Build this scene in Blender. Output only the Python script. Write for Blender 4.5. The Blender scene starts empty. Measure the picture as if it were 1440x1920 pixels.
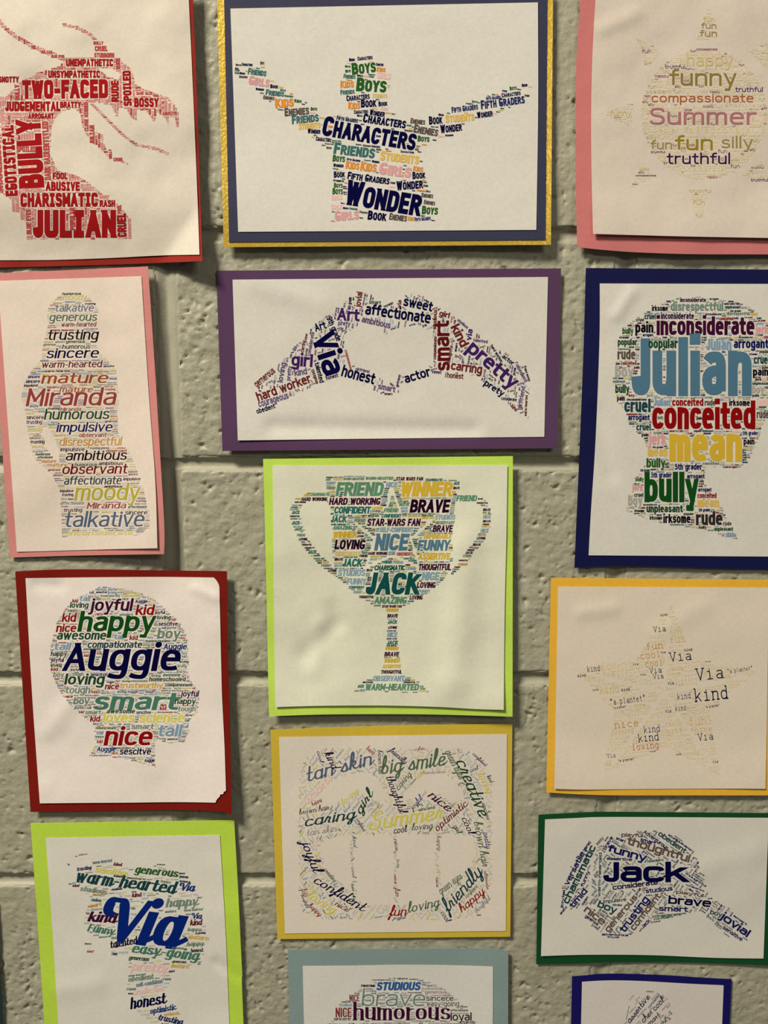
import bpy, math, random, colorsys
import numpy as np

# ------------------------------------------------------------------ camera
SC = bpy.context.scene
FPX, TILT, DIST = 1442.0, math.radians(6.7), 0.7048     # focal length in px of a 1440x1920 frame
CAM_Z = 1.50
cam_data = bpy.data.cameras.new('camera')
cam_data.sensor_fit = 'VERTICAL'
cam_data.sensor_height = 32.0
cam_data.lens = FPX / 1920.0 * 32.0
cam_data.clip_start = 0.02
cam = bpy.data.objects.new('camera', cam_data)
SC.collection.objects.link(cam)
cam.location = (0.0, -DIST, CAM_Z)
cam.rotation_euler = (math.radians(90) - TILT, 0, 0)
SC.camera = cam

# ------------------------------------------------------------------ world, lamps, exposure
world = bpy.data.worlds.new('corridor_air')
SC.world = world
world.use_nodes = True
wb = world.node_tree.nodes['Background']
wb.inputs[0].default_value = (1.0, 0.90, 0.72, 1)
wb.inputs[1].default_value = 0.10

def area_lamp(name, loc, aim, sx, sy, power, col):
    l = bpy.data.lights.new(name, 'AREA')
    l.shape = 'RECTANGLE'; l.size = sx; l.size_y = sy
    l.energy = power; l.color = col
    o = bpy.data.objects.new(name, l)
    SC.collection.objects.link(o)
    o.location = loc
    d = np.array(aim) - np.array(loc)
    from mathutils import Vector
    o.rotation_euler = Vector(d).to_track_quat('-Z', 'Y').to_euler()
    return o
area_lamp('ceiling_or_fill_lamp', (-2.1, -2.1, CAM_Z + 3.1), (0, 0, CAM_Z - .1), 0.95, 0.65, 385, (1.0, 0.865, 0.665))
area_lamp('ceiling_or_fill_lamp', (1.9, -3.4, CAM_Z + 1.9), (0, 0, CAM_Z - .1), 1.2, 0.6, 36, (1.0, 0.87, 0.68))  # added weak fill from the right to even the light, no known fixture

SC.view_settings.view_transform = 'Standard'
SC.view_settings.look = 'None'
SC.view_settings.exposure = -0.5
SC.view_settings.gamma = 1.0
SC.view_settings.use_curve_mapping = False

# ------------------------------------------------------------------ helpers
ct, st = math.cos(TILT), math.sin(TILT)
def wall_point(px, py, h=0.0):
    """where a point measured in the photograph lies, h metres proud of the wall plane y=0"""
    px = np.asarray(px, float); py = np.asarray(py, float); h = np.asarray(h, float)
    a = (px - 720) / FPX; b = -(py - 960) / FPX
    dy = ct + b * st; dz = -st + b * ct
    s = (DIST - h) / dy
    return np.stack([a * s, -h + 0 * a, CAM_Z + dz * s], -1)

def lin(c):
    c = np.asarray(c, float) / 255.0
    return np.where(c <= 0.04045, c / 12.92, ((c + 0.055) / 1.055) ** 2.4)

_NT = np.random.RandomState(7).rand(12, 64, 64) * 2 - 1
def vnoise(x, y, scale, seed=0):
    """smooth value noise in -1..1"""
    t = _NT[seed % 12]
    x = np.asarray(x, float) / scale + 37.3 * (seed + 1); y = np.asarray(y, float) / scale + 11.7 * (seed + 1)
    xi = np.floor(x).astype(int); yi = np.floor(y).astype(int)
    fx = x - xi; fy = y - yi
    fx = fx * fx * fx * (fx * (fx * 6 - 15) + 10); fy = fy * fy * fy * (fy * (fy * 6 - 15) + 10)
    a = t[xi % 64, yi % 64]; b = t[(xi + 1) % 64, yi % 64]
    c = t[xi % 64, (yi + 1) % 64]; d = t[(xi + 1) % 64, (yi + 1) % 64]
    return (a * (1 - fx) + b * fx) * (1 - fy) + (c * (1 - fx) + d * fx) * fy

def sstep(t):
    t = np.clip(t, 0, 1)
    return t * t * (3 - 2 * t)

def mesh_from(name, verts, quads, smooth=False):
    verts = np.ascontiguousarray(verts, dtype=np.float32).reshape(-1, 3)
    quads = np.ascontiguousarray(quads, dtype=np.int32).reshape(-1, 4)
    me = bpy.data.meshes.new(name)
    me.vertices.add(len(verts)); me.vertices.foreach_set('co', verts.ravel())
    me.loops.add(quads.size); me.loops.foreach_set('vertex_index', quads.ravel())
    me.polygons.add(len(quads))
    me.polygons.foreach_set('loop_start', np.arange(0, quads.size, 4, dtype=np.int32))
    me.polygons.foreach_set('use_smooth', np.full(len(quads), smooth))
    me.update(calc_edges=True)
    return me

def link(name, me, mat=None, parent=None):
    o = bpy.data.objects.new(name, me)
    SC.collection.objects.link(o)
    if mat is not None:
        for m in (mat if isinstance(mat, (list, tuple)) else [mat]):
            me.materials.append(m)
    if parent is not None:
        o.parent = parent
        o.matrix_parent_inverse = parent.matrix_world.inverted()
    return o

def new_mat(name, rgb, rough=0.85, spec=0.3):
    m = bpy.data.materials.new(name); m.use_nodes = True
    b = m.node_tree.nodes['Principled BSDF']
    b.inputs['Base Color'].default_value = (*[float(v) for v in rgb], 1)
    b.inputs['Roughness'].default_value = rough
    b.inputs['Specular IOR Level'].default_value = spec
    return m, b

def add_bump(m, b, scales, strength, dist, coat=False):
    nt = m.node_tree
    tc = nt.nodes.new('ShaderNodeTexCoord')
    prev = None
    for sc_, w in scales:
        n = nt.nodes.new('ShaderNodeTexNoise'); n.inputs['Scale'].default_value = sc_
        n.inputs['Detail'].default_value = 4
        nt.links.new(tc.outputs['Object'], n.inputs['Vector'])
        bp = nt.nodes.new('ShaderNodeBump')
        bp.inputs['Strength'].default_value = strength * w
        bp.inputs['Distance'].default_value = dist
        nt.links.new(n.outputs['Fac'], bp.inputs['Height'])
        if prev: nt.links.new(prev.outputs['Normal'], bp.inputs['Normal'])
        prev = bp
    nt.links.new(prev.outputs['Normal'], b.inputs['Normal'])

def tint_noise(m, b, rgb, amt, scale):
    """slightly uneven pulp colour"""
    nt = m.node_tree
    tc = nt.nodes.new('ShaderNodeTexCoord')
    n = nt.nodes.new('ShaderNodeTexNoise'); n.inputs['Scale'].default_value = scale; n.inputs['Detail'].default_value = 5
    r = nt.nodes.new('ShaderNodeValToRGB')
    r.color_ramp.elements[0].position = 0.3; r.color_ramp.elements[1].position = 0.7
    r.color_ramp.elements[0].color = (*[float(v) * (1 - amt) for v in rgb], 1)
    r.color_ramp.elements[1].color = (*[min(1, float(v) * (1 + amt)) for v in rgb], 1)
    nt.links.new(tc.outputs['Object'], n.inputs['Vector'])
    nt.links.new(n.outputs['Fac'], r.inputs['Fac'])
    nt.links.new(r.outputs['Color'], b.inputs['Base Color'])

PAPER_PHOTO = lin((214, 203, 184))
def albedo(c, k=0.74):
    """surface colour of something that the photograph shows as c beside white paper"""
    return np.clip(lin(c) / PAPER_PHOTO * k * np.array([1, 1, 1]), 0, 0.95)

_CARD = {}
def card(name, c, rough=0.8):
    if name not in _CARD:
        a = albedo(c); a = a * (1.0 if name.startswith('printer') else min(1.0, .72 + .9 * float(a.mean())))
        m, b = new_mat(name, a, rough, 0.12)
        tint_noise(m, b, a, 0.035, 300)
        add_bump(m, b, ((900, 1.0), (60, .6)), 0.25, 0.0004)
        _CARD[name] = m
    return _CARD[name]

# ------------------------------------------------------------------ the block wall
def wall_material(name, smooth=False):
    base = albedo((156, 150, 124))
    m, b = new_mat(name, base, 0.5, 0.4)
    nt = m.node_tree; L = nt.links.new
    tint_noise(m, b, base, 0.05, 14)
    tc = nt.nodes.new('ShaderNodeTexCoord')
    def noise(scale, det, rough=.5):
        n = nt.nodes.new('ShaderNodeTexNoise'); n.inputs['Scale'].default_value = scale
        n.inputs['Detail'].default_value = det; n.inputs['Roughness'].default_value = rough
        L(tc.outputs['Object'], n.inputs['Vector']); return n
    def bump(h, s, d, prev=None):
        bp = nt.nodes.new('ShaderNodeBump'); bp.inputs['Strength'].default_value = s; bp.inputs['Distance'].default_value = d
        L(h, bp.inputs['Height'])
        if prev: L(prev.outputs['Normal'], bp.inputs['Normal'])
        return bp
    b1 = bump(noise(150, 3).outputs['Fac'], 0.6, 0.0014 if not smooth else 0.0005)
    b2 = bump(noise(700, 4, .6).outputs['Fac'], 0.75, 0.0003, b1)
    L(b2.outputs['Normal'], b.inputs['Normal'])
    return m

M_BLOCK = wall_material('painted_block'); M_MORTAR = wall_material('painted_mortar', True)

wall = bpy.data.objects.new('wall_back', None)
SC.collection.objects.link(wall)
wall.location = (0.05, 0.02, CAM_Z)
wall['kind'] = 'structure'; wall['label'] = 'grey-green painted concrete block wall with pitted faces and recessed joints'
bpy.context.view_layer.update()
def z_at(py): return float(wall_point(720, py)[2])
BED = z_at(869.5)                        # a bed joint's height
COURSE, BLOCKL = 0.2034, 0.4105
JOINT_X = float(wall_point(315, 700)[0])
JH, JV = 0.0108, 0.0168                  # joint heights and widths

def pits(X, Z, rs, x0, x1, z0, z1):
    """pock marks of the cast face, in metres"""
    h = np.zeros_like(X)
    clus = rs.rand(9, 2)
    n = 1000
    for i in range(n):
        if i % 2:
            c = clus[rs.randint(9)] + rs.randn(2) * 0.10
        else:
            c = rs.rand(2)
        cx = x0 + c[0] * (x1 - x0); cz = z0 + c[1] * (z1 - z0)
        r = 0.0008 + 0.0021 * rs.rand() ** 2.4
        a = rs.rand() * math.pi; e = 0.28 + 0.5 * rs.rand(); r *= 1.15
        d = (0.0007 + 0.0017 * rs.rand() ** 1.5) * (r / 0.002) ** .5
        j0 = np.searchsorted(X[0], cx - 3.2 * r); j1 = np.searchsorted(X[0], cx + 3.2 * r)
        i0 = np.searchsorted(Z[:, 0], cz - 3.2 * r); i1 = np.searchsorted(Z[:, 0], cz + 3.2 * r)
        if j1 <= j0 or i1 <= i0: continue
        x = X[i0:i1, j0:j1] - cx; z = Z[i0:i1, j0:j1] - cz
        u = x * math.cos(a) + z * math.sin(a); v = (-x * math.sin(a) + z * math.cos(a)) / e
        wv = 1 + .55 * np.sin(3 * np.arctan2(v, u) + i) + .3 * np.sin(5 * np.arctan2(v, u) + 2 * i)
        q = np.exp(-((u * u + v * v) / (r * r * np.clip(wv, .35, 2))) ** 1.4)
        h[i0:i1, j0:j1] = np.minimum(h[i0:i1, j0:j1], -d * q)
    return h

rsb = np.random.RandomState(11)
def block(x0, x1, z0, z1, step):
    nx = int((x1 - x0) / step) + 1; nz = int((z1 - z0) / step) + 1
    X, Z = np.meshgrid(np.linspace(x0, x1, nx), np.linspace(z0, z1, nz))
    h = pits(X, Z, rsb, x0, x1, z0, z1)
    h += 0.00045 * vnoise(X, Z, 0.017, 1) + 0.00036 * vnoise(X, Z, 0.0065, 2) + 0.00022 * vnoise(X + Z * .6, Z - X * .2, 0.0032, 3)
    h += 0.0003 * vnoise(X, Z, 0.06, 4)
    wob = 0.0009 * vnoise(X, Z, 0.012, 5) + 0.0005 * vnoise(X, Z, .004, 6)
    d = np.minimum(np.minimum(X - x0, x1 - X), np.minimum(Z - z0, z1 - Z)) + wob
    e = np.clip(d / 0.0024, 0, 1)
    h -= 0.0044 * (1 - np.sqrt(1 - (1 - e) ** 2))
    v = np.stack([X, -h, Z], -1).reshape(-1, 3)
    idx = np.arange(nx * nz).reshape(nz, nx)
    q = np.stack([idx[:-1, :-1], idx[:-1, 1:], idx[1:, 1:], idx[1:, :-1]], -1).reshape(-1, 4)
    # sides and back
    ring = np.concatenate([idx[0, :], idx[1:, -1], idx[-1, -2::-1], idx[-2:0:-1, 0]])
    back = v[ring].copy(); back[:, 1] = 0.03
    k = np.arange(len(ring)); kn = (k + 1) % len(ring)
    q2 = np.stack([ring[k], ring[kn], len(v) + kn, len(v) + k], -1)[:, ::-1]
    me = mesh_from('concrete_block', np.concatenate([v, back]), np.concatenate([q, q2]), True)
    return link('concrete_block', me, M_BLOCK, wall)

def joint(x0, x1, z0, z1, horizontal):
    """tooled concave mortar; it runs on a little under the rounded block edges"""
    ov = 0.0024
    if horizontal:
        nx, nz = int((x1 - x0) / 0.0022), 20; X, Z = np.meshgrid(np.linspace(x0, x1, nx), np.linspace(z0 - ov, z1 + ov, nz))
    else:
        nx, nz = 24, int((z1 - z0) / 0.004); X, Z = np.meshgrid(np.linspace(x0 - ov, x1 + ov, nx), np.linspace(z0, z1, nz))
    def across(X):      # vertical joints
        k = np.round((X - JOINT_X) / BLOCKL)
        t = np.clip((X - JOINT_X - k * BLOCKL) / (JV / 2), -1, 1)
        return -0.0012 - .0024 * (.5 + .5 * np.cos(math.pi * t))
    if horizontal:
        t = np.clip((Z - z0) / (z1 - z0) * 2 - 1, -1, 1)
        h = np.minimum(-0.0012 - 0.0036 * np.sqrt(1 - t * t), across(X))
    else: h = across(X)
    h += 0.00030 * vnoise(X, Z, 0.02, 7) + 0.00018 * vnoise(X, Z, 0.005, 8)
    v = np.stack([X, -h, Z], -1).reshape(-1, 3)
    idx = np.arange(nx * nz).reshape(nz, nx)
    q = np.stack([idx[:-1, :-1], idx[:-1, 1:], idx[1:, 1:], idx[1:, :-1]], -1).reshape(-1, 4)
    me = mesh_from('mortar_joint', v, q, True)
    return link('mortar_joint', me, M_MORTAR, wall)

for r in range(-4, 4):
    zc = BED + r * COURSE
    for c in range(-1, 2):
        xa = JOINT_X + c * BLOCKL + JV / 2; xb = JOINT_X + (c + 1) * BLOCKL - JV / 2
        near = -4 <= r <= 2
        block(xa, xb, zc + JH / 2, zc + COURSE - JH / 2, 0.0014 if -3 <= r <= 1 else 0.003)
        joint(xa - JV / 2, xb + JV / 2, zc - JH / 2, zc + JH / 2, True)
    for c in range(0, 2):
        xj = JOINT_X + c * BLOCKL
        joint(xj - JV / 2, xj + JV / 2, zc + JH / 2, zc + COURSE - JH / 2, False)
core_v = np.array([[x, y, z] for x in (-1.2, 1.3) for y in (0.029, 0.2) for z in (CAM_Z - 1.1, CAM_Z + 1.0)])
core_q = [[0, 4, 5, 1], [2, 3, 7, 6], [0, 1, 3, 2], [4, 6, 7, 5], [0, 2, 6, 4], [1, 5, 7, 3]]
link('wall_core', mesh_from('wall_core', core_v, core_q), M_MORTAR, wall)
# ------------------------------------------------------------------ lettering: stroke skeletons
# per glyph "width|strokes"; r = rounded stroke, R = closed rounded, l = straight, d = dot; x-height 5, capitals 7
GL = {
'a': "3.6|r .3,4.5 .7,5 3.6,5 3.6,2.5 3.6,0|r 3.6,2.9 0,2.9 0,0 3.6,0 3.6,1.7",
'@': "3.8|R 0,0 3.8,0 3.8,5 0,5|l 3.8,5 3.8,0",
'b': "3.9|l 0,7.2 0,0|R 0,0 3.9,0 3.9,5 0,5", 'c': "3.5|r 3.6,4.1 3.4,5 0,5 0,0 3.4,0 3.6,.9",
'd': "3.9|l 3.9,7.2 3.9,0|R 0,0 3.9,0 3.9,5 0,5", 'e': "3.8|r 3.8,2.8 3.8,5 0,5 0,0 3.2,0 3.8,.25|l .1,2.7 3.8,2.7",
'f': "2.3|r 2.9,7.1 .9,7.2 .9,5 .9,0|l -.2,4.8 2.5,4.8", 'g': "3.8|R 0,0 3.8,0 3.8,5 0,5|r 3.8,5 3.8,1.5 3.8,-2.2 1.2,-2.2 .3,-1.9",
'h': "3.6|l 0,7.2 0,0|r 0,2.8 0,5 3.6,5 3.6,2.5 3.6,0", 'i': "0|l 0,5 0,0|d 0,6.8", 'j': ".5|r .5,5 .5,1 .5,-2.2 -.9,-2.2|d .5,6.8",
'k': "3.5|l 0,7.2 0,0|l 3.4,5 .4,2.1|l 1.4,3.1 3.6,0", 'l': "0|l 0,7.2 0,0",
'm': "5.8|l 0,5 0,0|r 0,2.8 0,5 2.9,5 2.9,2.5 2.9,0|r 2.9,2.8 2.9,5 5.8,5 5.8,2.5 5.8,0",
'n': "3.6|l 0,5 0,0|r 0,2.8 0,5 3.6,5 3.6,2.5 3.6,0", 'o': "4|R 0,0 4,0 4,5 0,5",
'p': "3.9|l 0,5 0,-2.2|R 0,0 3.9,0 3.9,5 0,5", 'q': "3.9|l 3.9,5 3.9,-2.2|R 0,0 3.9,0 3.9,5 0,5",
'r': "2.2|l 0,5 0,0|r 0,2.8 0,4.9 2.4,4.9", 's': "3.3|r 3.2,4.2 3.1,5 .2,5 .2,2.7 3.4,2.4 3.4,0 .2,0 0,.9",
't': "2.3|r .9,6.6 .9,2.5 .9,0 2.5,0|l -.2,4.8 2.4,4.8", 'u': "3.6|r 0,5 0,2.5 0,0 3.6,0 3.6,2.2|l 3.6,5 3.6,0",
'v': "3.6|l 0,5 1.8,0 3.6,5", 'w': "5.6|l 0,5 1.4,0 2.8,5 4.2,0 5.6,5", 'x': "3.5|l 0,5 3.5,0|l 0,0 3.5,5",
'y': "3.6|l 0,5 1.85,.2|l 3.7,5 1.4,-2.2 .3,-2.2", 'z': "3.4|l 0,5 3.4,5 0,0 3.5,0",
'A': "4.6|l 0,0 2.3,7 4.6,0|l .9,2.2 3.7,2.2", 'B': "4.2|l 0,0 0,7|r 0,7 3.9,7 3.9,3.7 0,3.7|r 0,3.7 4.3,3.7 4.3,0 0,0",
'C': "4.1|r 4.1,5.5 4.1,7 0,7 0,0 4.1,0 4.1,1.5", 'D': "4.2|l 0,0 0,7|r 0,7 4.3,7 4.3,0 0,0", 'E': "3.5|l 3.5,7 0,7 0,0 3.5,0|l 0,3.6 3.1,3.6",
'F': "3.4|l 3.5,7 0,7 0,0|l 0,3.5 3,3.5", 'G': "4.2|r 4.2,5.9 4.2,7 0,7 0,0 4.2,0 4.2,1.8 4.2,2.9|l 4.2,2.8 2.7,2.8", 'H': "4.2|l 0,0 0,7|l 4.2,0 4.2,7|l 0,3.6 4.2,3.6",
'I': "0|l 0,0 0,7", 'J': "2.3|r 2.3,7 2.3,3 2.3,0 .1,0 0,1.1", 'K': "4.1|l 0,0 0,7|l 4,7 .4,3|l 1.4,4 4.2,0", 'L': "3.2|l 0,7 0,0 3.3,0",
'M': "5.2|l 0,0 0,7 2.6,2 5.2,7 5.2,0", 'N': "4.2|l 0,0 0,7 4.2,0 4.2,7", 'O': "4.4|R 0,0 4.4,0 4.4,7 0,7", 'P': "4|l 0,0 0,7|r 0,7 4.1,7 4.1,3.2 0,3.2",
'Q': "4.4|R 0,0 4.4,0 4.4,7 0,7|l 2.6,1.6 4.6,-.5", 'R': "4.2|l 0,0 0,7|r 0,7 4.1,7 4.1,3.5 0,3.5|l 2.1,3.5 4.3,0",
'S': "4|r 4,5.7 4,7 .1,7 .1,3.9 4.1,3.4 4.1,0 0,0 0,1.3", 'T': "4|l 0,7 4,7|l 2,7 2,0", 'U': "4.2|r 0,7 0,3.5 0,0 4.2,0 4.2,3.5 4.2,7", 'V': "4.2|l 0,7 2.1,0 4.2,7",
'W': "6.2|l 0,7 1.5,0 3.1,6.6 4.7,0 6.2,7", 'X': "4.1|l 0,7 4.1,0|l 0,0 4.1,7", 'Y': "4|l 0,7 2,3.3 4,7|l 2,3.3 2,0", 'Z': "3.9|l 0,7 3.9,7 0,0 4,0",
'-': "2.2|l .2,2.7 2,2.7", '5': "3.7|r 3.5,7 .3,7 .2,4.2 3.9,4.2 3.9,0 0,0 0,1.2", '9': "3.8|R 0,2.9 3.8,2.9 3.8,7 0,7|r 3.8,5 3.8,0 .4,0 .3,.9",
'"': "1.2|l 0,7.2 0,5.4|l 1.2,7.2 1.2,5.4", '.': "0|d 0,0", ' ': "1.3|",
}
GS = {   # looped forms of the joined-up hands
'b': "3.4|r 0,2.2 1.5,5 1.3,7.5 0,7.5 0,4 0,0 3.3,0 3.3,4.4 .6,4.6", 'h': "3.6|r -.3,2.2 1.4,5 1.3,7.5 0,7.5 0,4 0,0|r 0,1.8 .8,5 3.4,5 3.4,2 3.4,.5 4,0",
'l': "1|r -.6,1.6 1.3,5 1.2,7.5 0,7.5 0,4 0,0 1.2,0", 'k': "3.4|r -.3,2 1.4,5 1.3,7.5 0,7.5 0,4 0,0|r 0,2 1.4,4.9 2.8,4.6 2.6,2.6 .4,2.4 1.4,2.2 2.4,0 3.6,.2",
'f': "1.8|r -.6,1.6 2.3,5 2.3,7.6 .9,7.6 .9,4 .5,-2.6 -.5,-2.6 -.2,-.6 1.9,1.2", 'g': "3.6|R 0,0 3.6,0 3.6,5 0,5|r 3.7,5 3.5,1.5 3.3,-2.6 1.3,-2.8 1.5,-1 4.6,1",
'y': "3.4|r 0,5 0,2 .2,0 3.2,0 3.3,3|r 3.5,5 3.3,1 3,-2.6 1.2,-2.8 1.4,-1 4.4,1", 'j': ".8|r .6,5 .4,1 .2,-2.6 -1.4,-2.8 -1.2,-1 1.6,1|d .7,6.8",
'd': "3.8|R 0,0 3.5,0 3.5,5 0,5|r 3.9,7.4 3.6,4 3.6,0 4.4,0", 's': "2.6|r -.6,.6 1.6,5 1.8,4.6 3,1.6 2.4,0 .6,0 .2,.7", 'r': "2.4|r -.4,.8 .6,5.4 1,4.2 2.4,4.6 1.9,2 2,0 3,.3",
'e': "3|r 0,2.2 3.2,2.6 3.2,5 .2,5 0,0 2.4,0 3.4,1.1", 'S': "4.4|r 4.4,6 4.4,7.4 .6,7.4 .6,4.2 4.2,3.6 4.2,0 -.8,0 -.8,2.2 .6,2.4",
}
VSW = "7.2|r 1.7,4.3 0,4.5 0,7.2 1.8,7.3 3.0,7.1 4.2,3.5 5.4,.1|l 5.6,0 8.1,7"
ASC = set('bdfhkltij59"') | set('ABCDEFGHIJKLMNOPQRSTUVWXYZ')
STY = {  # w weight, x width factor, r corner radius, sl slant, c contrast, xh x-height, gap
 'spur':  dict(w=1.8, x=.66, r=.9, sl=0, c=0, xh=5, gap=.42, ui=1),
 'poster':dict(w=1.65, x=.64, r=1.6, sl=.05, c=0, xh=5, gap=.42, sc=.84),
 'round': dict(w=0.9, x=1.0, r=9, sl=0, c=0, xh=5, gap=.9),
 'human': dict(w=0.9, x=.84, r=9, sl=.17, c=.3, xh=5.1, gap=.62),
 'sans':  dict(w=1.45, x=.86, r=9, sl=0, c=.12, xh=5.1, gap=.42),
 'cond':  dict(w=1.55, x=.62, r=1.7, sl=0, c=.15, xh=5.1, gap=.36),
 'comic': dict(w=1.65, x=.72, r=1.7, sl=.2, c=.1, xh=5, gap=.3),
 'bold':  dict(w=1.3, x=.82, r=9, sl=.17, c=.22, xh=5.1, gap=.5, one=0),
 'script':dict(w=0.8, x=.74, r=9, sl=.34, c=.42, xh=3.7, gap=.85, one=1, conn=1),
 'slab':  dict(w=0.62, x=.92, r=9, sl=0, c=0, xh=4.7, gap=0, mono=5.6, serif=1),
 'brush': dict(w=1.45, x=.66, r=9, sl=.26, c=.5, xh=4.9, gap=.35, one=1, conn=1),
 'wide':  dict(w=1.65, x=1.28, r=1.5, sl=0, c=.15, xh=5.3, gap=.4),
 'thin':  dict(w=0.55, x=1.02, r=9, sl=.1, c=0, xh=4.6, gap=.8),
 'serif': dict(w=1.3, x=.8, r=9, sl=0, c=.78, xh=4.6, gap=.7, serif=1),
 'tallcaps': dict(w=0.95, x=.5, r=2, sl=0, c=.1, xh=5, gap=.5),
 'plain': dict(w=1.1, x=.95, r=9, sl=0, c=.1, xh=5, gap=.55),
 'hand':  dict(w=0.85, x=.8, r=9, sl=.3, c=.2, xh=3.6, gap=.8, one=1, conn=1),
}
def _round(pts, closed, rad, n):
    P = [np.array(p, float) for p in pts]; out = []
    N = len(P)
    for i in range(N):
        if not closed and i in (0, N - 1):
            out.append(P[i]); continue
        a, b, c = P[i - 1], P[i], P[(i + 1) % N]
        la = np.linalg.norm(a - b); lc = np.linalg.norm(c - b)
        if n == 0 or la < 1e-6 or lc < 1e-6:
            out.append(b); continue
        # an end segment may be used up to 90 %, an inner one up to half
        fa = .5 if (closed or i > 1) else .9
        fc = .5 if (closed or i < N - 2) else .9
        ra = min(rad, la * fa); rc = min(rad, lc * fc)
        s = b + (a - b) / la * ra; e = b + (c - b) / lc * rc
        for k in range(n + 1):
            t = k / n
            out.append((1 - t) ** 2 * s + 2 * t * (1 - t) * b + t * t * e)
    res = [out[0]]
    for p in out[1:]:
        if np.linalg.norm(p - res[-1]) > 1e-3: res.append(p)
    if closed and np.linalg.norm(res[0] - res[-1]) < 1e-3: res.pop()
    return np.array(res)

def _ribbon(p, closed, w, c, ext):
    n = len(p)
    if closed:
        d = np.roll(p, -1, 0) - p
    else:
        d = p[1:] - p[:-1]
    L = np.linalg.norm(d, axis=1, keepdims=True); d = d / np.maximum(L, 1e-9)
    if not closed and ext:
        p = p.copy(); p[0] -= d[0] * w / 2 * ext; p[-1] += d[-1] * w / 2 * ext
    left = np.zeros_like(p); right = np.zeros_like(p)
    for i in range(n):
        if closed: d0, d1 = d[i - 1], d[i]
        else:
            d0 = d[max(i - 1, 0)]; d1 = d[min(i, n - 2)]
        t = d0 + d1; lt = np.linalg.norm(t)
        t = d1 if lt < .2 else t / lt
        nn = np.array([-t[1], t[0]]); n0 = np.array([-d0[1], d0[0]])
        m = 1 / max(abs(float(nn @ n0)), .62)
        ww = w * (1 - c + c * abs(t[1])) * m / 2
        left[i] = p[i] + nn * ww; right[i] = p[i] - nn * ww
    k = np.arange(n if closed else n - 1); kn = (k + 1) % n
    return np.stack([right[k], right[kn], left[kn], left[k]], 1)

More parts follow.
